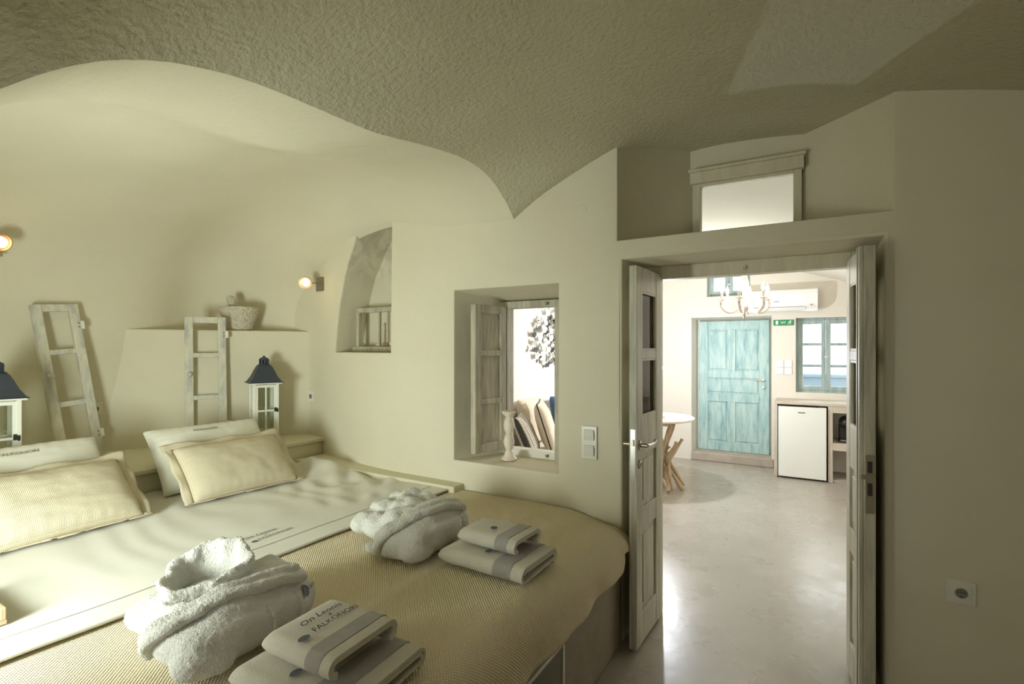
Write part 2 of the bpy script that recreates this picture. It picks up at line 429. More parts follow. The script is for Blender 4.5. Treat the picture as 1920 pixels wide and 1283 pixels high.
# the doorway runs down through the floor line
OUT = [(-3.78, -0.06), (1.52, -0.06), (1.52, 3.1), (-3.78, 3.1)]
holes_exp[3] = [(-0.85 - rr_, -0.06), (0.236 + rr_, -0.06), (0.236 + rr_, 1.95 + rr_), (-0.85 - rr_, 1.95 + rr_)]
dd = holes_exp[3]
OUTD = [(-3.78, -0.06), dd[0], dd[3], dd[2], dd[1], (1.52, -0.06), (1.52, 3.1), (-3.78, 3.1)]
def und(x, z): return 0.006 * nz(x, z, 3.1, 1.7)
vs, fs = sheet_with_holes(OUTD, holes_exp[:3], 0.16, lambda x, z: (x, wall_y(x) + und(x, z), z))
wf.add(vs, fs)
def reveal(mb, front, back_pts, closed=True):
    """front: 2D loop; back_pts: 3D loop; with a rounded arris at the front"""
    n = len(front); rings = []
    for k in range(4):
        a = k / 3 * PI / 2
        lp = offset_loop(front, rr_ * (1 - math.sin(a)))
        rings.append([(x, wall_y(x) + und(x, z) + rr_ * (1 - math.cos(a)), z) for x, z in lp])
    rings.append(back_pts)
    vs = [p for r in rings for p in r]; fs = []
    for j in range(len(rings) - 1):
        for i in range(n if closed else n - 1):
            i2 = (i+1) % n; fs.append((j*n+i, j*n+i2, (j+1)*n+i2, (j+1)*n+i))
    mb.add(vs, fs)
# window reveal: splayed
reveal(wf, WIN_F, [(-1.765, YB, 0.80), (-1.12, YB, 0.80), (-1.12, YB, 1.80), (-1.765, YB, 1.80)])
# alcove over the door: splayed sides down to the transom
reveal(wf, ALC_F, [(-0.585, YB, 2.05), (-0.062, YB, 2.05), (-0.062, YB, 2.70), (-0.585, YB, 2.70)])
# doorway: rounded arris by hand, back to the frame and on to the next room
wf2 = MB()
def door_ring(off, y): return [(-0.85-off, y, -0.06), (-0.85-off, y, 1.95+off), (0.236+off, y, 1.95+off), (0.236+off, y, -0.06)]
rings = [door_ring(rr_*(1-math.sin(k/3*PI/2)), 2.53+rr_*(1-math.cos(k/3*PI/2))) for k in range(4)] + [door_ring(0, 2.875), [(-0.76, 2.875, -0.06), (-0.76, 2.875, 1.905), (0.155, 2.875, 1.905), (0.155, 2.875, -0.06)], [(-0.765, YB, -0.06), (-0.765, YB, 1.905), (0.16, YB, 1.905), (0.16, YB, -0.06)]]
vs = [p for r in rings for p in r]; fs = []
for j in range(len(rings)-1):
    for i in range(3): fs.append((j*4+i, j*4+i+1, (j+1)*4+i+1, (j+1)*4+i))
wf.add(vs, fs)
# back face towards the next room
vs, fs = sheet_with_holes([(-3.78, -0.06), (-0.765, -0.06), (-0.765, 1.905), (0.16, 1.905), (0.16, -0.06), (1.52, -0.06), (1.52, 3.1), (-3.78, 3.1)],
                          [rect(-1.765, -1.12, 0.80, 1.80), rect(-0.538, -0.099, 2.08, 2.37)], 0.4, lambda x, z: (x, YB, z))
wb = MB().add(vs, fs)
wall_mid = wf.build('wall_window_side', 'wall_plaster', smooth=40, weld=0.0008)
struct(wall_mid, 'cream plastered wall pierced by the small window, the niche and the doorway', 'wall')
wbk = wb.build('wall_window_side_rear', 'far_plaster', weld=0.0005); wbk.parent = wall_mid
# the niche lining is mottled
nm = MB(); nb = []
for x, z in NICHE:
    cx, cz = -2.79, 1.9
    nb.append((lerp(x, cx, 0.04) - 0.03, 2.935, lerp(z, cz, 0.03) if z > 1.5 else 1.465))
reveal(nm, NICHE, nb)
nm.add(nb + [(-2.80, 2.935, 1.75)], [(i, (i + 1) % len(nb), len(nb)) for i in range(len(nb))])
no = nm.build('wall_niche_lining', 'niche_plaster', smooth=40, weld=0.0008); no.parent = wall_mid

# ------------------------------------------------------------------ vaults
EDGE = [(0.0, 1.50), (0.15, 1.72), (0.30, 1.96), (0.38, 2.05), (0.52, 2.17), (0.66, 2.246), (0.80, 2.29), (0.96, 2.318), (1.20, 2.332), (1.45, 2.345), (1.75, 2.395), (2.05, 2.43), (2.25, 2.41), (2.40, 2.343), (2.53, 2.235), (2.66, 2.06)]
XE = -1.49
def edge_z(y): return cr(EDGE, y)
def vault_z(x, y):
    pk = 2.588; e = edge_z(min(y, 2.53))
    if x < -0.45: return pk - (pk - e) * ((-0.45 - x) / 1.04) ** 2
    return pk - 0.135 * (x + 0.45) ** 2
cm = MB()
NX, NY = 60, 96
def cf(u, v):
    x = lerp(XE, 1.56, u); y = lerp(-2.0, 3.0, v)
    return (x, y, vault_z(x, y) + 0.010 * nz(x, y, 0, 2.3) * sm((x - XE) / 0.3))
cm.grid(cf, NX, NY)
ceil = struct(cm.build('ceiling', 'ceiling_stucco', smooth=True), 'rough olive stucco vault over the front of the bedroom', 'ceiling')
# bed alcove: soffit, dome and headboard wall in one surface
XB = -4.17
def back_x(y): return XB - 0.12 * math.exp(-((y - 2.25) / 0.30) ** 2) + 0.50 * max(0.0, (y - 2.05) / 0.75) ** 2.4          # rounded corner
def alc_y(y, v):
    e = edge_z(min(y, 2.53)) if y <= 2.53 else edge_z(2.53) - (y - 2.53) * 0.6
    back = back_x(y); XS = -2.55; Z1 = 1.66
    rise = 0.11 + 0.045 * (1 - sm((y - 1.35) / 1.1))
    if v < 0.16:
        t = v / 0.16; x = lerp(XE, XE - 0.36, t); z = e + 0.012 * t
    elif v < 0.35:
        t = (v - 0.16) / 0.19; x = lerp(XE - 0.36, XS, t); z = e + 0.012 + (rise - 0.012) * sm(t)
    elif v < 0.85:
        th = (1 - (v - 0.35) / 0.5) * PI / 2; a_ = XS - back; b_ = e + rise - Z1; ex = 2 / 2.6
        x = XS - a_ * math.cos(th) ** ex if th < PI / 2 else XS
        z = Z1 + b_ * max(0.0, math.sin(th)) ** ex
    else:
        x = back; z = lerp(Z1, 0.6, (v - 0.85) / 0.15)
    return x, z
def alc(u, v):
    ym = 2.62
    for _ in range(3):
        x, z = alc_y(ym, v); ym = wall_y(x) + 0.03
    y = lerp(0.0, ym, u)
    x, z = alc_y(y, v); q = sm(v / 0.12)
    return (x + 0.012 * nz(x, y, z, 1.3) * q, y, z + 0.012 * nz(x + 5, y, z, 1.3) * q)
am = MB(); am.grid(alc, 80, 110)
alcove = struct(am.build('wall_headboard', 'wall_plaster', smooth=True), 'smooth cream wall and dome of the bed alcove', 'wall')

alcb = MB().b2((-0.60, 2.934, 2.455), (-0.045, 2.948, 2.70)).build('wall_alcove_back', 'wall_plaster', wall_mid)
from mathutils.bvhtree import BVHTree
ABVH = BVHTree.FromPolygons([v.co.copy() for v in alcove.data.vertices], [tuple(p.vertices) for p in alcove.data.polygons])
def alcove_hit(o, d):
    h = ABVH.ray_cast(Vector(o), Vector(d).normalized()); n_ = h[1] if h[1].x > 0 else -h[1]
    return h[0], n_
# outer walls of the bedroom (kept light tight), floor, roof
fl = MB().b2((-4.7, -2.3, -0.12), (1.75, 7.75, 0.0)).build('floor', 'polished_cement')
struct(fl, 'polished beige cement floor running through both rooms', 'floor')
vs, fs = sheet_with_holes([(-4.6, -0.05), (XE, -0.05), (XE, 3.1), (-4.6, 3.1)], [rect(-2.28, -1.64, 0.72, 1.38)], 0.5, lambda x, z: (x, 0.0, z))
wl = MB().add(vs, fs)
vs, fs = sheet_with_holes([(-4.6, -0.05), (XE - 0.12, -0.05), (XE - 0.12, 3.1), (-4.6, 3.1)], [rect(-2.28, -1.64, 0.72, 1.38)], 0.5, lambda x, z: (x, -0.12, z)); wl.add(vs, fs)
r4 = rect(-2.28, -1.64, 0.72, 1.38); wl.add([(x, 0, z) for x, z in r4] + [(x, -0.12, z) for x, z in r4], [(i, (i+1) % 4, 4+(i+1) % 4, 4+i) for i in range(4)])
wlo = struct(wl.build('wall_left', 'wall_plaster', weld=0.0005), 'plastered wall left of the bed with the daylight window', 'wall')
wp = MB().b2((XE - 0.12, -2.0, -0.05), (XE, 0.0, 3.1)); struct(wp.build('wall_left_front', 'wall_plaster'), 'plastered wall beside the front of the bedroom', 'wall')
HB = rect(-1.10, -0.40, 1.0, 1.9)  # window opening added so fill light can enter
wbm = MB()
for yy in (-2.0, -2.12):
    vs, fs = sheet_with_holes([(XE - 0.12, -0.05), (1.64, -0.05), (1.64, 3.1), (XE - 0.12, 3.1)], [HB], 0.5, lambda x, z, q=yy: (x, q, z)); wbm.add(vs, fs)
wbm.add([(x, -2.0, z) for x, z in HB] + [(x, -2.12, z) for x, z in HB], [(i, (i+1) % 4, 4+(i+1) % 4, 4+i) for i in range(4)])
struct(wbm.build('wall_back', 'wall_plaster', weld=0.0005), 'plastered wall facing the doorway', 'wall')
wn2 = MB()
for a, b_ in (((-1.10, -2.11, 1.0), (-1.07, -2.08, 1.9)), ((-0.43, -2.11, 1.0), (-0.40, -2.08, 1.9)), ((-1.07, -2.11, 1.0), (-0.43, -2.08, 1.03)), ((-1.07, -2.11, 1.87), (-0.43, -2.08, 1.9))): wn2.b2(a, b_)
struct(wn2.build('fill_window', 'whitewash_wood'), 'added timber window frame round the fill light in the wall facing the doorway', 'window')
rw = MB().b2((1.52, -2.0, -0.05), (1.64, 3.5, 3.1)).build('wall_right', 'wall_plaster'); struct(rw, 'plastered bedroom wall on the right hand of the doorway', 'wall')
struct(MB().b2((-4.6, -2.2, 3.1), (1.75, 7.7, 3.2)).build('ceiling_slab', 'wall_plaster'), 'flat roof slab over both rooms', 'ceiling')
struct(MB().b2((-4.72, -0.12, -0.05), (-4.6, 3.1, 3.1)).build('wall_outer', 'wall_plaster'), 'outer wall behind the bed alcove', 'wall')
struct(MB().b2((-4.6, 2.9, -0.05), (-3.76, 3.0, 3.1)).build('wall_corner', 'wall_plaster'), 'wall closing the corner behind the bed alcove', 'wall')
wn = MB()
for a, b_ in (((-2.28, -0.10, 0.72), (-2.25, -0.06, 1.38)), ((-1.67, -0.10, 0.72), (-1.64, -0.06, 1.38)), ((-2.25, -0.10, 0.72), (-1.67, -0.06, 0.75)), ((-2.25, -0.10, 1.35), (-1.67, -0.06, 1.38))): wn.b2(a, b_)
struct(wn.build('window_3', 'whitewash_wood'), 'small timber window frame in the wall left of the bed', 'window')

# ------------------------------------------------------------------ headboard shelf, block, side ledge
sh = MB().b2((-4.25, 0.02, 0.0), (-3.325, 2.80, 0.772)).build('headboard_shelf', 'shelf_plaster', bevel=0.01)
tag(sh, 'broad plastered shelf running behind the pillows along the headboard wall', 'shelf', kind='structure')
st = MB().b2((-4.25, 0.02, 0.772), (-3.30, 2.80, 0.800)).build('shelf_top', 'shelf_plaster', bevel=0.007); st.parent = sh
# block: splayed left flank, top ledge
bl = MB()
def blk(x, y, z): return (x, y, z)
ringz = []
ys_ = [1.62, 1.79, 1.95, 2.10, 2.30, 2.50, 2.65, 2.80]
for z in (0.79, 1.0, 1.25, 1.45, 1.632):
    f = min(1.0, (z - 0.79) / 0.842)
    row = []
    for y in ys_:
        yy = y - 0.16 * (1 - f) ** 1.6 if y < 2.2 else y
        row.append((XB + 0.57 * max(0.0, (y - 1.75) / 1.0) + (0.03 if y > 1.7 else -0.06) + 0.03 * (1 - f), yy, z))
    row += [(-4.4, 2.80, z), (-4.4, 1.55, z)]
    ringz.append(row)
vs = [p for r in ringz for p in r]; k = len(ringz[0]); fs = []
for j in range(len(ringz) - 1):
    for i in range(k): fs.append((j*k+i, j*k+(i+1) % k, (j+1)*k+(i+1) % k, (j+1)*k+i))
fs.append(tuple(range((len(ringz)-1)*k, len(ringz)*k)))
bl.add(vs, fs)
bo = bl.build('headboard_block', 'wall_plaster', smooth=40, bevel=0.008)
tag(bo, 'plastered block rising from the shelf with a narrow ledge on top', 'ledge', kind='structure')
lg = MB().b2((-3.30, 2.425, 0.0), (-1.84, 2.75, 0.675)).build('side_ledge', 'shelf_plaster', bevel=0.008)
tag(lg, 'narrow plastered ledge between the bed and the window wall', 'ledge', kind='structure')

# ------------------------------------------------------------------ bed
BZ = 0.640
bed = thing('bed', 'wide built-in bed on a dark cement platform filling the alcove', 'bed', (-2.05, 1.4, 0))
def L(mb, name, mat, parent, **k):         # build in world coordinates under a moved, unrotated parent
    loc = parent.location
    mb.v = [(x - loc.x, y - loc.y, z - loc.z) for x, y, z in mb.v]
    return mb.build(name, mat, parent, **k)
L(MB().b2((-3.32, 0.14, 0.0), (-0.845, 2.52, 0.40)), 'platform', 'platform_cement', bed, bevel=0.012)
L(MB().b2((-3.31, 0.26, 0.40), (-0.86, 2.42, 0.615)), 'mattress', 'sheet_cotton', bed, bevel=0.05, seg=4)
gf = MB()
for a, b_ in (((-0.846, 1.79, 0.06), (-0.834, 1.805, 0.37)), ((-0.846, 1.20, 0.06), (-0.834, 1.215, 0.37)), ((-0.846, 1.215, 0.355), (-0.834, 1.79, 0.37)), ((-0.846, 1.215, 0.06), (-0.834, 1.79, 0.075))): gf.b2(a, b_)
L(gf, 'grille_frame', 'switch_plastic', bed)
L(MB().b2((-0.846, 1.215, 0.075), (-0.839, 1.79, 0.355)), 'grille', 'grille_mesh', bed)

# throw: flat on top, rolling over the foot
X0T, XTOP, RT = -1.915, -0.90, 0.115
def throw_pt(y, s):
    """s = length along the cloth from X0T towards the foot"""
    flat = XTOP - X0T
    yend = sm((y - 2.30) / 0.2)
    fold = 0.010 * math.sin(y * 11 + 1.0) + 0.006 * math.sin(y * 23 + 2.1)
    if s < flat:
        return Vector((X0T + s, y, BZ + 0.004 * nz(X0T + s, y, 0, 4) - 0.05 * yend ** 2 * sm((s - 0.75) / 0.3)))
    a = (s - flat) / RT
    rr = RT
    if a < PI / 2 * 0.92:
        x = XTOP + rr * math.sin(a); z = BZ - rr * (1 - math.cos(a))
        return Vector((x + fold * 0.3 * sm(a), y, z - 0.05 * yend ** 2))
    a0 = PI / 2 * 0.92; ex = s - flat - RT * a0
    x = XTOP + rr * math.sin(a0) + 0.10 * ex + fold * sm(ex / 0.1 + 0.25) * 0.9; z = BZ - rr * (1 - math.cos(a0)) - ex
    return Vector((x - 0.05 * yend * sm(ex / 0.08), y, z - 0.05 * yend ** 2 + 0.10 * yend * sm(ex / 0.08)))
STOT = 1.015 + RT * PI / 2 * 0.92 + 0.095
tm = MB()
tm.grid(lambda u, v: throw_pt(lerp(0.16, 2.515, v), u * STOT), 110, 120, lambda u, v: (u * STOT, lerp(0.16, 2.515, v)))
throw = tag(tm.build('bed_throw', 'throw_waffle', smooth=True), 'beige waffle weave throw covering the foot half of the bed', 'throw')
md = throw.modifiers.new('thick', 'SOLIDIFY'); md.thickness = 0.006; md.offset = 1 if False else -1
# sheet turned down over the throw
def sheet_z(x, y):
    z = BZ + 0.019 + 0.006 * nz(x, y, 1.0, 3.0)
    wr = sm((y - 1.75) / 0.4) * sm((-2.05 - x) / 0.3)
    z += wr * (0.016 * math.sin(x * 26 + y * 34 + 3 * nz(x, y, 0, 4)) * (0.5 + nz(x, y, 7, 3)) + 0.02 * nz(x, y, 2, 6))
    z += 0.085 * math.exp(-(((x + 2.95) / 0.22) ** 2 + ((y - 2.33) / 0.10) ** 2))
    z += 0.003 * math.sin(y * 40 + 6 * nz(x, y, 5, 2)) * sm((-2.0 - x) / 0.5) * 0.6
    z -= 0.03 * sm((x + 1.96) / 0.06) * 0
    return z
sm_ = MB(); sm_.grid(lambda u, v: (lerp(-3.315, -1.88, u), lerp(0.16, 2.44, v), sheet_z(lerp(-3.315, -1.88, u), lerp(0.16, 2.44, v))), 110, 150)
sheet = tag(sm_.build('bed_sheet', 'sheet_cotton', smooth=True), 'smooth off-white sheet turned down over the throw below the pillows', 'sheet')
md = sheet.modifiers.new('thick', 'SOLIDIFY'); md.thickness = 0.008; md.offset = -1
hm = MB(); hm.grid(lambda u, v: (lerp(-2.012, -2.006, u), lerp(0.2, 2.42, v), sheet_z(-2.01, lerp(0.2, 2.42, v)) + 0.0012), 1, 60); hm.build('hem_stitch', 'towel_band', sheet)
BRAND1, BRAND2 = 'On Leonis', 'FALKONORI'
def on_sheet(cx, cy): return lambda x, y: Vector((cx - y, cy + x, sheet_z(cx - y, cy + x) + 0.003))
text_on('embroidery', BRAND1, 0.038, on_sheet(-2.135, 1.395), 'thread_grey', sheet, 0.35)
text_on('embroidery', '&', 0.020, on_sheet(-2.110, 1.405), 'thread_grey', sheet, 0.3)
text_on('embroidery', BRAND2, 0.030, on_sheet(-2.082, 1.44), 'thread_grey', sheet)
dm = MB(); dm.add([(-2.085 + 0.011 * math.sin(a * PI / 8), 1.335 + 0.014 * math.cos(a * PI / 8), sheet_z(-2.085, 1.335) + 0.003) for a in range(16)], [tuple(range(16))]); dm.build('emblem', 'ink_grey', sheet)

# ------------------------------------------------------------------ pillows
def pillow(name, label, cat, base, length, height, thick, lean, yaw, mat, flange=0.0, seed=0, group=None, uvs=1.0, sag=0.0):
    root = thing(name, label, cat, base, yaw, group)
    n = 44
    ext = 1.0
    Ms = Matrix.Rotation(-R(lean), 3, 'Y')      # leans back towards -X
    def prof(u, v):
        a = max(0.0, 1 - abs(u) ** 3.2); b = max(0.0, 1 - abs(v) ** 3.0)
        return (a * b) ** 0.42
    def pt(u, v, sgn):
        yy = u * length / 2 * (1 - 0.035 * (1 - v * v)); hh = (v * 0.5) * height * (1 - 0.05 * (1 - u * u)) + height / 2
        t = prof(u, v) * thick / 2
        wr = 0.007 * nz(u * 2.2 + seed, v * 2.2, sgn, 1.2) + 0.003 * nz(u * 6 + seed, v * 6, sgn, 1.0)
        edge = (1 - max(abs(u), abs(v))) ; pl = 0.006 * math.sin((u if abs(v) > abs(u) else v) * 38 + seed) * math.exp(-max(edge, 0) * 7)
        low = 0.10 * thick * (1 - v) * 0.5
        p = Vector((sgn * (t * (1 + low * 3) + (wr + pl) * prof(u, v)), yy, hh - sag * (1 - u * u) * (v + 1) * 0.5))
        p = Ms @ p
        if p.z < 0: p.z *= 0.05
        return p
    mb = MB()
    for sgn in (1, -1):
        mb.grid(lambda a, b, s_=sgn: pt(a * 2 - 1, b * 2 - 1, s_), n, n, lambda a, b: (a * length * uvs, b * height * uvs))
    body = mb.build('cushion_body', mat, root, smooth=True)
    if flange:
        fm = MB(); k = 120; rings = []
        for ring in range(4):
            t = ring / 3
            row = []
            for i in range(k):
                a = 4.0 * i / k; sd = int(a); f = (a - sd) * 2 - 1
                u, v = ((f, -1), (1, f), (-f, 1), (-1, -f))[sd]
                yy = u * length / 2 * (1 - 0.035 * (1 - v * v)); hh = v * 0.5 * height * (1 - 0.05 * (1 - u * u)) + height / 2 - sag * (1 - u * u) * (v + 1) * 0.5
                dy = (1 if u > 0 else -1) * flange * t if abs(u) > 0.999 else u * flange * t
                dz = (1 if v > 0 else -1) * flange * t if abs(v) > 0.999 else v * flange * t
                wv = 0.012 * t * math.sin(i * 0.55 + seed) + 0.008 * t * nz(i * 0.3, seed)
                q_ = Ms @ Vector((wv + 0.002, yy + dy, max(hh + dz, -0.005 if v < 0 else hh + dz))); q_.z = max(q_.z, 0.004); row.append(q_)
            rings.append(row)
        for r_ in rings: pass
        vs = [p for r_ in rings for p in r_]; fs = []
        for j in range(3):
            for i in range(k): fs.append((j*k+i, j*k+(i+1) % k, (j+1)*k+(i+1) % k, (j+1)*k+i))
        fm.add(vs, fs)
        for idx, p in enumerate(vs): fm.uv[idx] = ((p.y), (p.z))
        fo = fm.build('flange', mat, root, smooth=True)
        m2 = fo.modifiers.new('thick', 'SOLIDIFY'); m2.thickness = 0.006; m2.offset = 0
    return root, (lambda u, v, lift=0.002: pt(u, v, 1) + Ms @ Vector((lift, 0, 0)))
pw1, f1 = pillow('bed_pillow', 'plump white bed pillow embroidered along its top, behind the cream cushion', 'pillow', (-3.10, 1.80, 0.668), 0.68, 0.44, 0.17, 40, R(-3), 'pillow_cotton', seed=3, group='white bed pillows')
pw2, f2 = pillow('bed_pillow', 'white bed pillow slumped low below the tilted old sash and the lantern', 'pillow', (-3.09, 0.90, 0.668), 0.72, 0.45, 0.17, 40, R(3), 'pillow_cotton', seed=9, group='white bed pillows')
for ro, fu in ((pw1, f1), (pw2, f2)):
    text_on('embroidery', BRAND2, 0.026, (lambda x, y, g=fu, q=(-0.12 if ro is pw1 else 0.02): g(q + x / 0.34, 0.62 + y / 0.22, 0.004)), 'thread_grey', ro)
pc1, _ = pillow('knit_cushion', 'cream knitted cushion with a flanged border leaning on the embroidered white pillow', 'cushion', (-2.80, 1.765, 0.675), 0.60, 0.37, 0.17, 47, R(-4), 'pillow_knit', 0.045, 5, 'cream knitted cushions')
pc2, _ = pillow('knit_cushion', 'cream knitted cushion with a wavy flange leaning on the white pillow below the tilted sash', 'cushion', (-2.815, 0.93, 0.676), 0.62, 0.36, 0.18, 47, R(3), 'pillow_knit', 0.045, 12, 'cream knitted cushions')

# ------------------------------------------------------------------ bathrobes
def remeshed(name, mb, mat, parent, voxel=0.009, smooth_it=10, disp=0.010, dscale=0.05, fine=0.0025):
    me = bpy.data.meshes.new(name); me.from_pydata(mb.v, [], mb.f); me.update()
    o = bpy.data.objects.new(name, me); COL.objects.link(o)
    r = o.modifiers.new('r', 'REMESH'); r.mode = 'VOXEL'; r.voxel_size = voxel
    s_ = o.modifiers.new('s', 'SMOOTH'); s_.factor = 0.5; s_.iterations = smooth_it
    dg = bpy.context.evaluated_depsgraph_get(); m2 = bpy.data.meshes.new_from_object(o.evaluated_get(dg))
    bpy.data.objects.remove(o)
    m2.name = name; m2.materials.clear(); m2.materials.append(M[mat])
    nrm = [v.normal.copy() for v in m2.vertices]
    for v, n_ in zip(m2.vertices, nrm):
        c = v.co; k = disp * noise.noise(Vector(c) / dscale + Vector((parent.location.y * 9, 0, 0))) + fine * noise.noise(Vector(c) / 0.007)
        v.co = c + n_ * k
        if v.co.z < 0.001: v.co.z = 0.001
    for p in m2.polygons: p.use_smooth = True
    ob = bpy.data.objects.new(name, m2); COL.objects.link(ob); ob.parent = parent
    return ob
def rbox(mb, c, h, rot=None, e=4.0, n=24):
    """superellipsoid block"""
    vs = []; fs = []; m = n // 2
    def pw(a): return math.copysign(abs(a) ** (2 / e), a)
    for j in range(m + 1):
        th = -PI / 2 + PI * j / m
        for i in range(n):
            a = 2 * PI * i / n
            p = Vector((h[0] * pw(math.cos(th)) * pw(math.cos(a)), h[1] * pw(math.cos(th)) * pw(math.sin(a)), h[2] * pw(math.sin(th))))
            if rot is not None: p = rot @ p
            vs.append(p + Vector(c))
    for j in range(m):
        for i in range(n): fs.append((j*n+i, j*n+(i+1) % n, (j+1)*n+(i+1) % n, (j+1)*n+i))
    mb.add(vs, fs)
RV = Vector((0.86, 0.51, 0)); FV = Vector((-0.51, 0.86, 0))
from mathutils.bvhtree import BVHTree
def robe(label, loc, upright):
    t = thing('bathrobe', label, 'bathrobe', loc, 0, 'folded white bathrobes')
    FZ = 0.0026
    b = MB()
    rz_ = Matrix.Rotation(R(5), 3, 'Z')
    rbox(b, (0.085, -0.01, 0.062), (0.135, 0.215, 0.064), rz_, 3.2)
    rbox(b, (0.085, 0.02, 0.100), (0.105, 0.170, 0.060), rz_, 2.5)
    rbox(b, (0.165, -0.16, 0.035), (0.060, 0.075, 0.037), Matrix.Rotation(R(-22), 3, 'Z'), 2.6)
    if not upright:
        rbox(b, (0.09, -0.185, 0.035), (0.085, 0.045, 0.036), None, 2.6)
    body = remeshed('folded_body', b, 'terry', t, voxel=0.006, smooth_it=8, disp=0.011, dscale=0.085, fine=FZ)
    bvh = BVHTree.FromPolygons([v.co.copy() for v in body.data.vertices], [tuple(p.vertices) for p in body.data.polygons])
    def snap(p, lift):
        q, n_, i_, d_ = bvh.find_nearest(Vector(p)); return q + n_ * lift
    c = MB()
    if upright:
        rbox(c, (-0.12, -0.075, 0.048), (0.135, 0.105, 0.050), Matrix.Rotation(R(20), 3, 'Z'), 2.3)
        c.ell((-0.19, -0.12, 0.042), (0.075, 0.070, 0.044)); rbox(c, (-0.08, 0.06, 0.055), (0.15, 0.15, 0.060), None, 2.4); c.ell((-0.02, -0.12, 0.06), (0.09, 0.07, 0.065))
        c.ell((0.0, 0.10, 0.10), (0.12, 0.12, 0.06))
    else:
        c.ell((-0.12, -0.05, 0.055), (0.13, 0.10, 0.058)); c.ell((-0.16, 0.02, 0.095), (0.085, 0.075, 0.055)); c.ell((-0.06, 0.05, 0.10), (0.11, 0.11, 0.065))
        c.ell((-0.19, -0.08, 0.06), (0.06, 0.07, 0.055)); c.ell((-0.10, 0.10, 0.135), (0.055, 0.055, 0.040)); c.ell((-0.01, -0.04, 0.095), (0.09, 0.10, 0.055))
        c.ell((0.0, -0.20, 0.018), (0.07, 0.04, 0.020)); c.ell((-0.17, 0.09, 0.13), (0.045, 0.04, 0.04)); c.ell((-0.03, 0.13, 0.12), (0.06, 0.05, 0.045))
    remeshed('hood_and_sleeves', c, 'terry', t, voxel=0.006, smooth_it=6, disp=0.020 if not upright else 0.014, dscale=0.055, fine=FZ)
    if upright:
        k = MB(); pts = []; cen = Vector((-0.060, -0.035, 0.150)); N = 56
        for i in range(N):
            a = 2 * PI * i / N
            rr = 0.106 + 0.008 * math.sin(3 * a + 1)
            pts.append(cen + RV * (rr * math.cos(a)) + FV * (rr * 0.80 * math.sin(a)) + Vector((0, 0, 0.022 * math.sin(a) + 0.012 * math.cos(a))))
        vs = []; fs = []
        prof = [(-0.009, -0.075), (-0.011, -0.02), (-0.012, 0.016), (-0.006, 0.030), (0.006, 0.034), (0.015, 0.026), (0.017, 0.006), (0.013, -0.02), (0.010, -0.075)]
        for i, p in enumerate(pts):
            tg = (pts[(i+1) % N] - pts[i-1]).normalized(); out = tg.cross(Vector((0, 0, 1))).normalized()
            a = 2 * PI * i / N; hs = 1.0 + 0.75 * max(0, math.sin(a)) ** 1.5 + 0.35 * max(0, math.cos(a - 0.5)) ** 2
            wob = 0.006 * math.sin(7 * a + 1) + 0.004 * math.sin(13 * a)
            for q, z in prof: vs.append(p + out * (q + wob * (0.3 + max(z, 0) * 30) + 0.30 * max(z, 0)) + Vector((0, 0, z * (hs if z > 0 else 1))))
        m = len(prof)
        for i in range(N):
            for j in range(m): fs.append((i*m+j, ((i+1) % N)*m+j, ((i+1) % N)*m+(j+1) % m, i*m+(j+1) % m))
        k.add(vs, fs)
        col = remeshed('collar', k, 'terry', t, voxel=0.005, smooth_it=6, disp=0.007, dscale=0.045, fine=FZ)
        bc = BVHTree.FromPolygons([v.co.copy() for v in col.data.vertices], [tuple(p.vertices) for p in col.data.polygons])
        def on_collar(x, y):
            a = -PI / 2 - 0.05 + x / 0.115; d_ = RV * math.cos(a) + FV * math.sin(a)
            o_ = cen + d_ * 0.20 + Vector((0, 0, 0.022 * math.sin(a) + 0.012 * math.cos(a) + y - 0.012)); h = bc.ray_cast(o_, -d_)
            return (h[0] + d_ * 0.0065) if h[0] is not None else o_ - d_ * 0.07
        text_on('embroidery', 'MONSIEUR', 0.024, on_collar, 'thread_grey', t)
    belt = MB()
    raw = catmull([(0.00, -0.26, 0.012), (0.03, -0.25, 0.06), (0.075, -0.22, 0.12), (0.12, -0.13, 0.18), (0.16, -0.03, 0.20), (0.18, 0.07, 0.19), (0.20, 0.16, 0.15)], 7)
    p1 = [snap(p, 0.008) for p in raw]
    for _ in range(4): p1 = [p1[0]] + [(p1[i-1] + p1[i] * 2 + p1[i+1]) / 4 for i in range(1, len(p1) - 1)] + [p1[-1]]
    p2 = [snap(p + Vector((-0.036, -0.006, 0.012)), 0.008) for p in p1]
    for _ in range(4): p2 = [p2[0]] + [(p2[i-1] + p2[i] * 2 + p2[i+1]) / 4 for i in range(1, len(p2) - 1)] + [p2[-1]]
    for pth in (p1, p2): belt.tube(pth, [0.013] + [0.018] * (len(pth) - 2) + [0.012], 12, flat=(1.1, 0.9))
    remeshed('belt', belt, 'terry', t, voxel=0.005, smooth_it=3, disp=0.004, dscale=0.04, fine=FZ)
    for yy in (0.0, 0.095):
        sp_ = []
        for k_ in range(9):
            z_ = 0.025 + 0.011 * k_; h = bvh.ray_cast(Vector((0.5, yy + 0.008 * math.sin(z_ * 25), z_)), Vector((-1, 0, 0)))
            if h[0] is not None: sp_.append(h[0] + Vector((0.0005, 0, 0)))
        if len(sp_) > 2: MB().tube(sp_, 0.0035, 6, up=(1, 0, 0)).build('seam', 'terry', t, smooth=True)
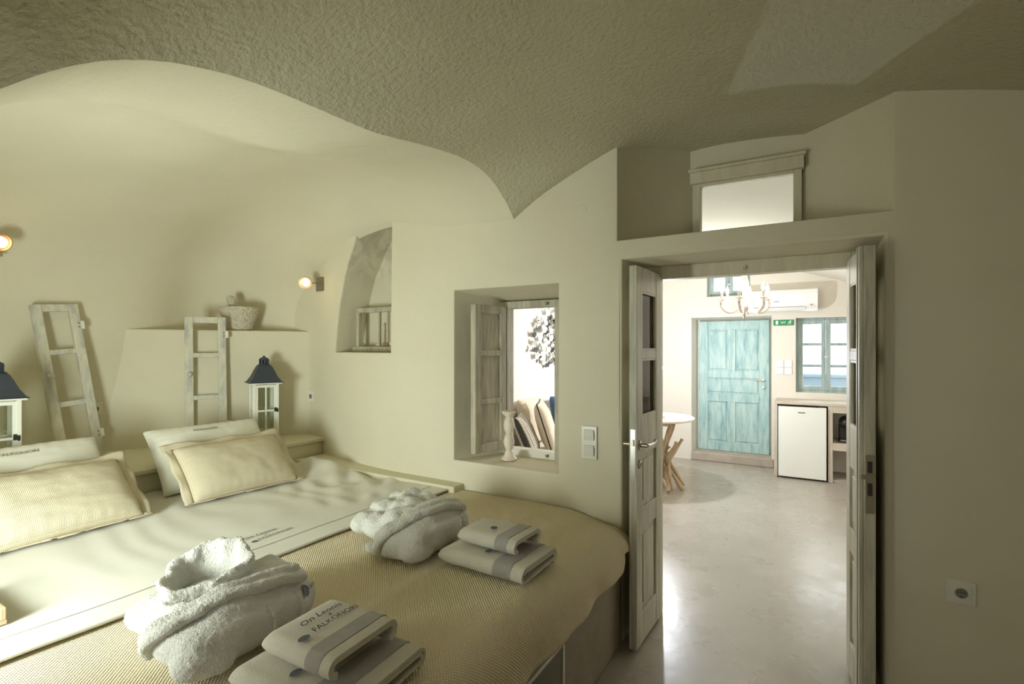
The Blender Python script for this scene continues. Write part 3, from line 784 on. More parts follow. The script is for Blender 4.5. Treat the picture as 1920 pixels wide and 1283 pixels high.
    if upright:
        def flank(y, z):
            h = bvh.ray_cast(Vector((0.5, y, z)), Vector((-1, 0, 0))); return (h[0] + Vector((0.006, 0, 0))) if h[0] is not None else Vector((0.2, y, z))
        em = MB(); em.add([flank(0.135 + 0.013 * math.cos(a * PI / 8), 0.098 + 0.014 * math.sin(a * PI / 8)) for a in range(16)], [tuple(range(16))]); em.build('emblem', 'ink_grey', t)
        text_on('embroidery', 'FALK', 0.014, lambda x, y: flank(0.170 + x, 0.094 + y), 'thread_grey', t)
    return t
robe('folded white terry bathrobe with its collar standing up as an open ring', (-1.535, 0.895, 0.655), True)
robe('folded white terry bathrobe with crumpled hood near the small window', (-1.538, 1.725, 0.655), False)

# ------------------------------------------------------------------ towels: a long cloth folded into a spiral, seen end-on
def towel(name, label, cx, cy, z0, lx, wy, h, rz, group, brand=None, emb=(0.35, -0.3), turns=2):
    """extruded along X (lx), folded section in the YZ plane (wy by h)"""
    t = thing(name, label, 'towel', (cx, cy, z0), rz, group)
    th = h / (2 * turns + 1) * 0.98
    def stadium(w_, h_, n=10):
        r_ = h_ / 2; out = []
        for i in range(n + 1):
            a = -PI / 2 + PI * i / n; out.append((w_ / 2 - r_ + r_ * math.cos(a), r_ * math.sin(a)))
        for i in range(n + 1):
            a = PI / 2 + PI * i / n; out.append((-w_ / 2 + r_ + r_ * math.cos(a), r_ * math.sin(a)))
        return out
    # centre line of the spiral
    path = []
    for k in range(turns):
        ww = wy - th - k * 2 * th * 1.05; hh = h - th - k * 2 * th
        st_ = stadium(ww, max(hh, 0.004))
        if k == 0: path += st_
        else: path += st_[: 2 * (len(st_) // 3) + 2]
    path = [Vector((p[0], p[1])) for p in path]
    n = len(path); a_, b_ = [], []
    for i, p in enumerate(path):
        tg = (path[min(i+1, n-1)] - path[max(i-1, 0)])
        if tg.length < 1e-9: tg = Vector((1, 0))
        tg.normalize(); nn = Vector((-tg.y, tg.x)); a_.append(p + nn * th * 0.44); b_.append(p - nn * th * 0.44)
    sec = b_ + a_[::-1]; m = len(sec)
    NXs = 16; vs = []; fs = []
    def dress(x, y, z):
        u = (x + lx / 2) / lx
        rd = min(1.0, (max(0.0, u) / 0.13)) ; sc = 0.30 + 0.70 * math.sqrt(max(0.0, 1 - (1 - rd) ** 2))
        endr = 1 - 0.06 * sm((u - 0.93) / 0.07)
        zz = (z) * sc * endr + h / 2
        crown = 0.006 * (1 - (2 * y / wy) ** 2) * (z / h + 0.5)
        q = 0.0022 * noise.noise(Vector((x * 26, y * 26, z * 18 + cx * 7)))
        return Vector((x + 0.010 * nz(y * 6, z * 9, cx) * u, y * (0.965 + 0.035 * sc) + 0.004 * nz(x * 7, z * 6, cy), max(0.001, zz + crown + q)))
    for i in range(NXs + 1):
        x = -lx / 2 + lx * (1 - math.cos(PI * i / NXs)) / 2
        for p in sec: vs.append(dress(x, p.x, p.y))
    for i in range(NXs):
        for j in range(m): fs.append((i*m+j, i*m+(j+1) % m, (i+1)*m+(j+1) % m, (i+1)*m+j))
    k = len(path)
    for base in (0, NXs * m):
        for i in range(k - 1): fs.append((base + i, base + i + 1, base + m - 2 - i, base + m - 1 - i))
    mb = MB().add(vs, fs); body = mb.build('folded_cloth', 'towel_terry', t, smooth=50)
    # border band over the outer turn
    bm_ = MB(); rows = []; outer = [p for p in b_[: 22]]
    for i in range(7):
        x = lx * (0.17 + 0.20 * i / 6)
        for p in outer:
            v = dress(x, p.x * 1.006, p.y * 1.03); rows.append(v + Vector((0, 0, 0.0008)))
    kk = len(outer); f2_ = []
    for i in range(6):
        for j in range(kk - 1): f2_.append((i*kk+j, i*kk+j+1, (i+1)*kk+j+1, (i+1)*kk+j))
    bm_.add(rows, f2_).build('border_band', 'towel_band', t, smooth=True)
    def top(x, y): return dress(x, y, h / 2 * 0.99) + Vector((0, 0, 0.0035))
    ex, ey = emb
    if brand:
        s_ = brand
        text_on('embroidery', BRAND1, 0.040 * s_, lambda x, y: top(-0.055 * s_ / 1.0 - y, 0.01 + x), 'ink_dark', t, 0.35)
        text_on('embroidery', '&', 0.022 * s_, lambda x, y: top(-0.030 * s_ - y, 0.02 + x), 'ink_dark', t, 0.3)
        text_on('embroidery', BRAND2, 0.034 * s_, lambda x, y: top(0.003 - y, 0.02 + x), 'ink_dark', t)
    ed = MB(); ed.add([top(ex * lx / 2 + 0.013 * math.sin(a * PI / 8), ey * wy / 2 + 0.016 * math.cos(a * PI / 8)) + Vector((0, 0, 0.002)) for a in range(16)], [tuple(range(16))]); ed.build('emblem', 'ink_grey', t)
    return t
TG = 'folded grey towels on the throw'
towel('folded_towel', 'large grey folded towel under the lettered towel, beside the upright-collared robe', -1.075, 0.895, 0.650, 0.37, 0.32, 0.058, R(3), TG, None, (-0.05, -0.62))
towel('folded_towel', 'smaller grey folded towel with large dark lettering, topmost beside the upright-collared robe', -1.095, 0.915, 0.715, 0.245, 0.24, 0.058, R(2), TG, 0.8, (0.02, -0.74), turns=1)
towel('folded_towel', 'large grey folded towel, lower of the pair nearest the doorway', -1.085, 1.715, 0.650, 0.39, 0.27, 0.062, R(-2), TG, None, (0.05, -0.55))
towel('folded_towel', 'smaller grey folded towel on top of the pair nearest the doorway', -1.09, 1.735, 0.722, 0.27, 0.20, 0.058, R(-3), TG, None, (0.0, -0.35), turns=1)
# corner of a tan tray on the sheet
tr = thing('tray', 'tan square wooden tray with a low rim lying on the sheet', 'tray', (-2.25, 0.40, 0.667))
MB().b2((-0.15, -0.15, 0.0), (0.15, 0.15, 0.012)).build('tray_base', 'brown_wood', tr)
for a, b_ in (((-0.15, -0.15, 0.012), (0.15, -0.135, 0.05)), ((-0.15, 0.135, 0.012), (0.15, 0.15, 0.05)), ((-0.15, -0.135, 0.012), (-0.135, 0.135, 0.05)), ((0.135, -0.135, 0.012), (0.15, 0.135, 0.05))):
    MB().b2(a, b_).build('tray_side', 'brown_wood', tr, bevel=0.003)

# ------------------------------------------------------------------ old window sashes leaning on the shelf
def sash(label, loc, wdt, hgt, rot, knob_side, rows):
    t = thing('window_sash', label, 'window sash', loc, 0, 'old window sashes on the shelf', rot)
    # local: width along y, thickness along x, height z
    st_w = 0.052; d = 0.034
    for s_ in (-1, 1): MB().b2((-d/2, s_ * wdt/2 - (st_w if s_ > 0 else 0), 0), (d/2, s_ * wdt/2 + (0 if s_ > 0 else st_w), hgt)).build('stile', 'sash_wood', t, bevel=0.004)
    zs = [hgt - 0.045] + [hgt * (1 - (i + 1) / rows) + 0.01 for i in range(rows - 1)] + [0.0]
    for i, z in enumerate(zs):
        hh = 0.045 if i in (0, len(zs) - 1) else 0.032
        MB().b2((-d/2 + 0.004, -wdt/2 + st_w, z), (d/2 - 0.004, wdt/2 - st_w, z + hh)).build('rail', 'sash_wood', t, bevel=0.003)
    kb = MB().lathe([(0.005, 0), (0.006, 0.012), (0.016, 0.018), (0.018, 0.027), (0.012, 0.035), (0.002, 0.037)], 14, m=Matrix.Rotation(R(90), 3, 'Y'))
    k = kb.build('knob', 'sash_wood', t, smooth=True); k.location = (d/2, knob_side * (wdt/2 - st_w/2), hgt * 0.545)
    for z in (0.14, 0.86):
        h = MB().b2((-0.006, -0.004, -0.025), (0.006, 0.014, 0.025)).build('hinge', 'white_paint', t); h.location = (d/2 - 0.004, -knob_side * (wdt/2), z * hgt)
        for q in (-0.012, 0.012):
            sc_ = MB().lathe([(0.004, 0), (0.003, 0.002)], 8, m=Matrix.Rotation(R(90), 3, 'Y')).build('screw', 'black_metal', t); sc_.location = (d/2, -knob_side * (wdt/2 - 0.015), z * hgt + q)
    return t
sash('tilted whitewashed window sash leaning against the bare wall beside the lantern', (-3.97, 1.388, 0.803), 0.24, 0.98, (R(5.2), R(-8), R(4)), -1, 3)
sash('upright whitewashed window sash leaning against the plastered block', (-3.82, 2.075, 0.803), 0.262, 0.925, (R(0.3), R(-4), R(-24)), -1, 3)

# ------------------------------------------------------------------ lanterns
def lantern(label, loc, rz):
    t = thing('lantern', label, 'lantern', loc, rz, 'white lanterns on the shelf')
    s = 0.175; h = 0.43; pw_ = 0.020
    MB().b2((-s/2 - 0.012, -s/2 - 0.012, 0), (s/2 + 0.012, s/2 + 0.012, 0.022)).build('base', 'white_paint', t, bevel=0.003)
    for sx in (-1, 1):
        for sy in (-1, 1):
            MB().box((sx * (s/2 - pw_/2), sy * (s/2 - pw_/2), 0.022 + (h - 0.022) / 2), (pw_, pw_, h - 0.022)).build('post', 'white_paint', t, bevel=0.002)
    MB().b2((-s/2 - 0.02, -s/2 - 0.02, h), (s/2 + 0.02, s/2 + 0.02, h + 0.010)).build('cornice', 'white_paint', t, bevel=0.002)
    for q in range(4):
        rt = Matrix.Rotation(q * PI / 2, 3, 'Z')
        fr = MB(); i_ = s/2 - pw_
        for a, b_ in (((s/2 - 0.015, -i_, 0.03), (s/2 - 0.004, -i_ + 0.014, h - 0.006)), ((s/2 - 0.015, i_ - 0.014, 0.03), (s/2 - 0.004, i_, h - 0.006)), ((s/2 - 0.015, -i_ + 0.014, 0.03), (s/2 - 0.004, i_ - 0.014, 0.046)), ((s/2 - 0.015, -i_ + 0.014, h - 0.024), (s/2 - 0.004, i_ - 0.014, h - 0.006)),
                     ((s/2 - 0.014, -0.005, 0.046), (s/2 - 0.005, 0.005, h - 0.024)), ((s/2 - 0.014, -i_ + 0.014, 0.228), (s/2 - 0.005, i_ - 0.014, 0.240))):
            fr.b2(a, b_)
        fr.v = [tuple(rt @ Vector(p)) for p in fr.v]
        fo = fr.build('glazed_door' if q == 0 else 'glazed_side', 'white_paint', t)
        gl = MB().b2((s/2 - 0.011, -i_ + 0.01, 0.04), (s/2 - 0.009, i_ - 0.01, h - 0.02)); gl.v = [tuple(rt @ Vector(p)) for p in gl.v]
        gl.build('pane', 'pane_glass', fo)
        if q == 0:
            MB().b2((s/2 - 0.004, i_ - 0.012, 0.226), (s/2 + 0.006, i_ + 0.002, 0.256)).b2((s/2 - 0.004, i_ + 0.004, 0.222), (s/2 + 0.009, i_ + 0.013, 0.250)).build('latch', 'black_metal', fo, bevel=0.001)
    # flared roof
    rf = MB(); prof = [(0.130, 0.0), (0.112, 0.010), (0.088, 0.045), (0.068, 0.090), (0.052, 0.120), (0.045, 0.128)]; vs = []; fs = []
    for r_, z in prof:
        for sx, sy in ((-1, -1), (1, -1), (1, 1), (-1, 1)): vs.append((sx * r_ * 0.92, sy * r_ * 0.92, h + 0.010 + z))
    for j in range(len(prof) - 1):
        for i in range(4): fs.append((j*4+i, j*4+(i+1) % 4, (j+1)*4+(i+1) % 4, (j+1)*4+i))
    fs += [(3, 2, 1, 0), tuple((len(prof)-1)*4+i for i in range(4))]
    rf.add(vs, fs).build('roof', 'lantern_roof', t, bevel=0.002)
    z0 = h + 0.138
    cu = MB().lathe([(0.044, 0), (0.046, 0.004), (0.036, 0.006), (0.036, 0.008)], 20, (0, 0, z0)).build('cupola_base', 'lantern_roof', t, smooth=40)
    cg = MB()
    for i in range(10):
        a = 2 * PI * i / 10; cg.box((0.031 * math.cos(a), 0.031 * math.sin(a), z0 + 0.024), (0.006, 0.010, 0.034), Matrix.Rotation(a, 3, 'Z'))
    cg.build('cupola_slots', 'lantern_roof', cu)
    MB().lathe([(0.034, z0 + 0.041), (0.032, z0 + 0.050), (0.020, z0 + 0.058), (0.008, z0 + 0.061), (0.009, z0 + 0.068), (0.002, z0 + 0.073)], 18).build('cap', 'lantern_roof', cu, smooth=40)
    MB().lathe([(0.028, 0.022), (0.028, 0.10), (0.024, 0.104)], 20).build('candle', 'candle_ivory', t, smooth=40)
    return t
lantern('white wooden lantern with dark metal roof beside the upright sash', (-3.56, 2.352, 0.80), R(-24))
lantern('white wooden lantern with dark metal roof beside the tilted sash', (-3.62, 0.905, 0.80), R(-8))

# ------------------------------------------------------------------ stone mortar
mo = thing('stone_mortar', 'rough pitted stone mortar with a pestle on the block ledge', 'mortar', (-3.93, 2.385, 1.634))
mm = MB().lathe([(0.085, 0.0), (0.098, 0.012), (0.112, 0.07), (0.132, 0.13), (0.140, 0.172), (0.138, 0.184), (0.118, 0.186), (0.105, 0.15), (0.085, 0.07), (0.03, 0.05)], 40)
mm.v = [(x * (1 + 0.035 * nz(x * 22, y * 22, z * 22)), y * (1 + 0.035 * nz(x * 22, y * 22, z * 22)), z + (0.006 * nz(x * 30, y * 30, 4) if z > 0.1 else 0)) for x, y, z in mm.v]
mm.build('bowl', 'pitted_stone', mo, smooth=True)
pp = MB().lathe([(0.030, 0.0), (0.036, 0.03), (0.026, 0.08), (0.022, 0.13), (0.030, 0.155), (0.033, 0.175), (0.026, 0.20), (0.010, 0.21)], 18)
po = pp.build('pestle', 'pitted_stone', mo, smooth=True); po.location = (0.0, -0.02, 0.07); po.rotation_euler = (R(12), R(-6), 0)

# ------------------------------------------------------------------ wall lamps
def wall_lamp(label, loc, rz, head_tilt, reach):
    """local: wall plane x=0, projecting +x"""
    t = thing('reading_lamp', label, 'wall lamp', loc, rz, 'swivel reading lamps')
    MB().b2((0, -0.055, -0.055), (0.014, 0.055, 0.055)).build('back_plate', 'bronze_steel', t, bevel=0.002)
    MB().tube([(0.012, 0, 0), (reach, 0, 0)], 0.0055, 10).build('arm', 'bronze_steel', t, smooth=50)
    hd = thing_child = bpy.data.objects.new('head_pivot', None)
    m = head_tilt.to_3x3(); c = Vector((reach + 0.035, 0, -0.004))
    rim = MB().lathe([(0.020, -0.045), (0.034, -0.040), (0.044, -0.015), (0.047, 0.0), (0.047, 0.010), (0.042, 0.010), (0.040, -0.006), (0.0395, -0.010)], 26, c, m)
    ho = rim.build('lamp_head', 'copper', t, smooth=50); bpy.data.objects.remove(hd)
    MB().lathe([(0.031, -0.006), (0.031, 0.002), (0.024, 0.008), (0.010, 0.011)], 22, c, m).build('bulb', 'bulb_warm', ho, smooth=50)
    return t, c, m
def aim(d): return Vector(d).to_track_quat('Z', 'Y').to_matrix()
l1, c1, m1 = wall_lamp('steel reading lamp with square plate mounted beside the wall niche', (-3.345, wall_y(-3.345) + 0.004, 2.0), R(-90), Matrix.Rotation(R(90), 3, 'Z') @ aim((0.72, -0.55, -0.30)), 0.115)
l2, c2, m2_ = wall_lamp('copper-rimmed reading lamp glowing on the headboard wall above the tilted sash and lantern', (-4.005, 0.975, 2.075), R(0), aim((0.85, 0.30, -0.30)), 0.165)
light('reading_lamp_glow', 'POINT', (-3.32, 2.46, 1.94), 0.3, (1.0, 0.72, 0.42), 0.03)
light('reading_lamp_glow', 'POINT', (-3.70, 1.02, 2.02), 0.2, (1.0, 0.72, 0.42), 0.03)

# ------------------------------------------------------------------ sockets, switches, cover plates
def on_wall(name, label, cat, loc, rz, group=None): return thing(name, label, cat, loc, rz, group)   # local: +y out of the wall is -y
def socket_plate(label, loc, rz, s=0.088):
    t = thing('power_socket', label, 'socket', loc, rz, 'wall sockets')
    MB().b2((-s/2, -0.010, -s/2), (s/2, 0, s/2)).build('plate', 'switch_plastic', t, bevel=0.004)
    MB().b2((-s*0.36, -0.0125, -s*0.36), (s*0.36, -0.009, s*0.36)).build('insert', 'switch_plastic', t, bevel=0.002)
    rx = Matrix.Rotation(R(90), 3, 'X')
    w_ = MB().lathe([(0.0225, 0.0), (0.0225, 0.002), (0.0195, 0.002), (0.019, -0.001)], 28, (0, -0.0125, 0), rx).build('well_rim', 'switch_plastic', t, smooth=50)
    MB().lathe([(0.019, 0), (0.019, 0.0006)], 28, (0, -0.0125, 0), rx).build('well', 'well_shade', w_)  # shade of the recess put into a flat disc's colour
    for x, z in ((-0.0095, 0.003), (0.0095, 0.003), (0, 0.003), (0.0, -0.014)):
        MB().lathe([(0.0028, 0), (0.0028, 0.0008)], 10, (x, -0.0131, z), rx).build('pin_hole', 'dark_gap', w_)
    return t
socket_plate('white wall socket on the dim wall beside the doorway', (0.470, 2.53, 0.576), 0)
socket_plate('white wall socket on the wall below the reading lamp, beside the lantern', (-3.52, wall_y(-3.52) + 0.0, 1.105), 0)
socket_plate('white wall socket on the headboard wall behind the tilted sash', (-4.135, 1.515, 1.09), R(90), 0.08)
sw = thing('light_switch', 'double white light switch plate between the small window and the doorway', 'light switch', (-1.026, 2.53, 1.0))
MB().b2((-0.044, -0.010, -0.088), (0.044, 0, 0.088)).build('plate', 'switch_plastic', sw, bevel=0.004)
for z in (-0.041, 0.041):
    MB().box((0.0, -0.012, z), (0.056, 0.008, 0.056), Matrix.Rotation(R(5), 3, 'X')).build('rocker', 'switch_plastic', sw, bevel=0.002)
    MB().b2((0.029, -0.0112, z - 0.026), (0.031, -0.0095, z + 0.016)).build('rocker_gap', 'ink_dark', sw)
def cover(label, loc, rot, r_):
    o = MB().lathe([(r_, 0), (r_, 0.0012), (r_ * 0.95, 0.0022), (r_ * 0.9, 0.0022)], 32).build('cover_plate', 'wall_plaster', smooth=50)
    o.location = loc; o.rotation_euler = rot; return tag(o, label, 'cover plate', 'painted-over junction covers')
hp, hn_ = alcove_hit((-2.5, 1.50, 2.085), (-1, 0, 0))
cover('round painted-over cover plate on the headboard wall above the tilted sash', hp + hn_ * 0.002, hn_.to_track_quat('Z', 'Y').to_euler(), 0.048)
cover('small round painted-over cover plate above the light switch', (-1.07, 2.531, 2.235), (R(90), 0, 0), 0.026)

# ------------------------------------------------------------------ niche: little frame with things behind it
nf = thing('niche_frame', 'little weathered wooden window frame standing in the wall niche', 'frame', (-2.83, 2.80, 1.467))
MB().b2((-0.25, -0.03, 0.0), (0.30, 0.04, 0.040)).build('sill_board', 'shutter_wood', nf, bevel=0.003)
MB().b2((-0.225, -0.015, 0.040), (-0.195, 0.02, 0.30)).build('post', 'shutter_wood', nf, bevel=0.002)
MB().b2((0.24, -0.015, 0.040), (0.27, 0.02, 0.30)).build('post', 'shutter_wood', nf, bevel=0.002)
MB().b2((-0.225, -0.018, 0.30), (0.27, 0.022, 0.335)).build('top_rail', 'shutter_wood', nf, bevel=0.002)
MB().b2((0.005, -0.012, 0.040), (0.020, 0.012, 0.30)).build('mullion', 'shutter_wood', nf, bevel=0.002)
cs = thing('wooden_stand', 'round wooden stand with a slim stem behind the niche frame', 'stand', (-2.88, 2.885, 1.466))
MB().lathe([(0.020, 0), (0.018, 0.04), (0.046, 0.045), (0.047, 0.056), (0.044, 0.062), (0.008, 0.066)], 22).build('disc', 'turned_wood', cs, smooth=40)
MB().lathe([(0.009, 0.066), (0.008, 0.20), (0.012, 0.215)], 14).build('stem', 'turned_wood', cs, smooth=40)
bw = MB().lathe([(0.022, 0.0), (0.030, 0.006), (0.042, 0.04), (0.044, 0.075), (0.041, 0.078), (0.036, 0.04), (0.01, 0.02)], 22).build('bowl', 'candle_ivory', smooth=True)
bw.location = (-2.745, 2.885, 1.466); tag(bw, 'small pale bowl beside the wooden stand in the niche', 'bowl')

# ------------------------------------------------------------------ window 1: the small inner window with shutters
w1 = thing('window_1', 'small inner window with weathered open shutters', 'window', (0, 0, 0)); w1['kind'] = 'structure'
MB().b2((-1.80, 2.86, 0.805), (-1.735, 2.945, 1.80)).build('jamb', 'shutter_wood', w1, bevel=0.004)
MB().b2((-1.19, 2.86, 0.805), (-1.12, 2.945, 1.80)).build('jamb', 'shutter_wood', w1, bevel=0.004)
MB().b2((-1.735, 2.86, 1.755), (-1.19, 2.945, 1.80)).build('head', 'shutter_wood', w1, bevel=0.004)
MB().b2((-1.735, 2.86, 0.80), (-1.19, 2.945, 0.845)).build('sill_rail', 'white_paint', w1, bevel=0.004)
MB().lathe([(0.008, 0), (0.010, 0.012), (0.004, 0.018)], 12, (-1.44, 2.858, 1.775), Matrix.Rotation(R(90), 3, 'X')).build('latch', 'bronze_steel', w1)
MB().lathe([(0.008, 0), (0.010, 0.012), (0.004, 0.018)], 12, (-1.44, 2.858, 0.825), Matrix.Rotation(R(90), 3, 'X')).build('latch', 'bronze_steel', w1)
def shutter(loc, rz, w_, h_):
    t = bpy.data.objects.new('shutter', None); COL.objects.link(t); t.parent = w1; t.location = loc; t.rotation_euler = (0, 0, rz)
    d = 0.042; st_ = 0.048; zr = [0.0, h_ * 0.325, h_ * 0.655, h_ - 0.05]; hr = [0.055, 0.034, 0.034, 0.05]
    f = MB().b2((0, -d/2, 0), (st_, d/2, h_)).b2((w_ - st_, -d/2, 0), (w_, d/2, h_))
    for z, q in zip(zr, hr): f.b2((st_, -d/2 + 0.002, z), (w_ - st_, d/2 - 0.002, z + q))
    f.build('shutter_frame', 'shutter_wood', t, bevel=0.003)
    for i in range(3):
        MB().b2((st_ - 0.004, -0.004, zr[i] + hr[i] - 0.004), (w_ - st_ + 0.004, 0.004, zr[i+1] + 0.004)).build('panel', 'shutter_wood', t)
    return t
shutter((-1.752, 2.845, 0.85), R(-99.5), 0.285, 0.915)
shutter((-1.185, 2.845, 0.85), R(-99), 0.285, 0.915)
ch = thing('candle_holder', 'whitewashed turned wooden candle holder on the small window sill', 'candle holder', (-1.625, 2.70, 0.811))
prof = [(0.046, 0), (0.047, 0.010), (0.040, 0.018), (0.030, 0.030), (0.024, 0.048), (0.018, 0.060)]
MB().lathe(prof, 26).build('foot', 'turned_wood', ch, smooth=40)
rib = []
for i in range(60):
    z = 0.060 + 0.20 * i / 59; bulge = 0.019 + 0.014 * abs(math.sin(PI * (z - 0.060) / 0.10)); rib.append((bulge + 0.0016 * math.sin(z * 900), z))
MB().lathe(rib, 22).build('stem', 'turned_wood', ch, smooth=True)
MB().lathe([(0.018, 0.26), (0.022, 0.268), (0.043, 0.284), (0.046, 0.296), (0.042, 0.299), (0.030, 0.290), (0.01, 0.287)], 26).build('dish', 'turned_wood', ch, smooth=40)

# ------------------------------------------------------------------ doorway: frame, two leaves
dfm = struct(MB().b2((-0.80, 2.862, 0.0), (-0.748, 2.94, 1.95)).build('trim_1', 'cream_wood', bevel=0.004), 'left wooden jamb of the bedroom doorway', 'door frame')
struct(MB().b2((0.142, 2.862, 0.0), (0.20, 2.94, 1.95)).build('trim_2', 'cream_wood', bevel=0.004), 'right wooden jamb of the bedroom doorway', 'door frame')
hd_ = struct(MB().b2((-0.748, 2.862, 1.878), (0.142, 2.94, 1.95)).build('trim_3', 'cream_wood', bevel=0.004), 'wooden head of the bedroom doorway', 'door frame')
MB().b2((-0.322, 2.852, 1.900), (-0.306, 2.862, 1.918)).build('latch_keeper', 'bronze_steel', hd_)
def leaf(name, label, loc, rz, w_, h_, side):
    """x from hinge 0 to free edge w_; thickness y; side = +1/-1 which y face is seen"""
    t = thing(name, label, 'door', loc, rz); t['kind'] = 'structure'
    d = 0.040; s1 = 0.085; s2 = 0.085
    for x0, x1 in ((0, s1), (w_ - s2, w_)): MB().b2((x0, -d/2, 0), (x1, d/2, h_)).build('stile', 'door_wood', t, bevel=0.003)
    rails = [(0.0, 0.155), (0.565, 0.675), (0.945, 1.135), (1.425, 1.468), (1.765, h_)]
    for z0, z1 in rails: MB().b2((s1, -d/2 + 0.001, z0), (w_ - s2, d/2 - 0.001, z1)).build('rail', 'door_wood', t, bevel=0.003)
    for z0, z1 in ((0.155, 0.565), (0.675, 0.945)):
        MB().b2((s1 - 0.004, -0.007, z0 - 0.004), (w_ - s2 + 0.004, 0.007, z1 + 0.004)).b2((s1 + 0.030, -0.014, z0 + 0.032), (w_ - s2 - 0.030, 0.014, z1 - 0.032)).build('panel', 'door_wood', t, bevel=0.004)
    for z0, z1 in ((1.135, 1.425), (1.468, 1.765)):
        MB().b2((s1 - 0.003, -0.002, z0 - 0.003), (w_ - s2 + 0.003, 0.002, z1 + 0.003)).build('pane', 'pane_glass', t)
        bd = MB()
        for s_ in (-1, 1):
            y0 = s_ * 0.012
            bd.b2((s1, y0 - 0.005, z0), (s1 + 0.010, y0 + 0.005, z1)).b2((w_ - s2 - 0.010, y0 - 0.005, z0), (w_ - s2, y0 + 0.005, z1)).b2((s1 + 0.010, y0 - 0.005, z0), (w_ - s2 - 0.010, y0 + 0.005, z0 + 0.010)).b2((s1 + 0.010, y0 - 0.005, z1 - 0.010), (w_ - s2 - 0.010, y0 + 0.005, z1))
        bd.build('glazing_bead', 'door_wood', t)
    return t
d1 = leaf('door_1', 'half-glazed whitewashed door leaf with a steel lever, opened beside the bed', (-0.757, 2.858, 0.018), R(-92), 0.40, 1.885, 1)
for s_ in (-1, 1):
    hn = MB().lathe([(0.024, 0), (0.024, 0.006), (0.011, 0.008), (0.010, 0.040)], 18, (0.358, s_ * 0.020, 1.0), Matrix.Rotation(R(-90 * s_), 3, 'X')).build('handle_rose', 'bronze_steel', d1, smooth=40)
    y = s_ * 0.060
    MB().tube(catmull([(0.358, s_ * 0.052, 1.0), (0.352, y, 1.0), (0.30, y, 0.996), (0.265, y, 0.998), (0.240, y + s_ * 0.004, 1.012)], 5), 0.0085, 10).build('lever', 'steel', hn, smooth=True)
    MB().lathe([(0.022, 0), (0.022, 0.006), (0.010, 0.008), (0.009, 0.012)], 18, (0.358, s_ * 0.020, 0.905), Matrix.Rotation(R(-90 * s_), 3, 'X')).build('keyhole_rose', 'bronze_steel', d1, smooth=40)
MB().b2((0.399, -0.012, 0.83), (0.402, 0.012, 1.08)).build('lock_plate', 'steel', d1)
MB().b2((0.402, -0.006, 1.0), (0.410, 0.006, 1.03)).build('latch_bolt', 'bronze_steel', d1)
d2 = leaf('door_2', 'half-glazed whitewashed door leaf with a lock plate on its edge, opened against the dim wall', (0.142, 2.858, 0.018), R(-84.5), 0.415, 1.885, -1)
MB().b2((0.355, -0.034, 0.0), (0.409, -0.0205, 1.885)).b2((0.362, -0.038, 0.0), (0.380, -0.034, 1.885)).build('astragal', 'door_wood', d2, bevel=0.003)
MB().b2((0.4145, -0.014, 0.83), (0.4175, 0.014, 1.06)).build('strike_plate', 'steel', d2)
MB().b2((0.4178, -0.008, 0.99), (0.419, 0.008, 1.035)).build('strike_hole', 'dark_gap', d2)
MB().b2((0.4178, -0.008, 0.90), (0.419, 0.008, 0.95)).build('strike_hole', 'dark_gap', d2)
MB().b2((0.4178, -0.030, 0.965), (0.424, 0.016, 0.982)).build('latch_lip', 'steel', d2)

# ------------------------------------------------------------------ transom window over the door
w4 = thing('window_4', 'plain timber transom window in the alcove over the doorway', 'window'); w4['kind'] = 'structure'
MB().b2((-0.578, 2.90, 2.05), (-0.540, 2.945, 2.385)).build('jamb', 'cream_wood', w4, bevel=0.003)
MB().b2((-0.097, 2.90, 2.05), (-0.060, 2.945, 2.385)).build('jamb', 'cream_wood', w4, bevel=0.003)
MB().b2((-0.540, 2.90, 2.368), (-0.097, 2.945, 2.385)).build('head', 'cream_wood', w4, bevel=0.003)
MB().b2((-0.588, 2.878, 2.385), (-0.050, 2.945, 2.445)).build('head_board', 'cream_wood', w4, bevel=0.003)
MB().b2((-0.596, 2.868, 2.445), (-0.042, 2.945, 2.460)).build('head_moulding', 'cream_wood', w4, bevel=0.002)
MB().b2((-0.540, 2.90, 2.05), (-0.097, 2.945, 2.085)).build('sill_rail', 'cream_wood', w4, bevel=0.003)
MB().b2((-0.540, 2.925, 2.085), (-0.097, 2.929, 2.368)).build('pane', 'pane_glass', w4)

# ================================================================== the next room
YF = 7.15
FH = [rect(-0.213, 0.42, 0.955, 1.862), rect(-1.245, -0.72, 2.17, 2.50)]
DO = [(-1.44, -0.05), (-1.44, 1.90), (-0.475, 1.90), (-0.475, -0.05)]
vs, fs = sheet_with_holes([(-2.9, -0.05), DO[0], DO[1], DO[2], DO[3], (1.52, -0.05), (1.52, 3.1), (-2.9, 3.1)], FH, 0.3, lambda x, z: (x, YF + 0.006 * nz(x, z, 9, 1.5), z))
fw = MB().add(vs, fs)
for h in FH: fw.add([(x, YF, z) for x, z in h] + [(x, YF + 0.22, z) for x, z in h], [(i, (i+1) % 4, 4+(i+1) % 4, 4+i) for i in range(4)])
fw.add([(x, YF, z) for x, z in DO] + [(lerp(x, -0.955, 0.06), YF + 0.30, z - 0.02) for x, z in DO], [(i, i+1, 5+i, 4+i) for i in range(3)])
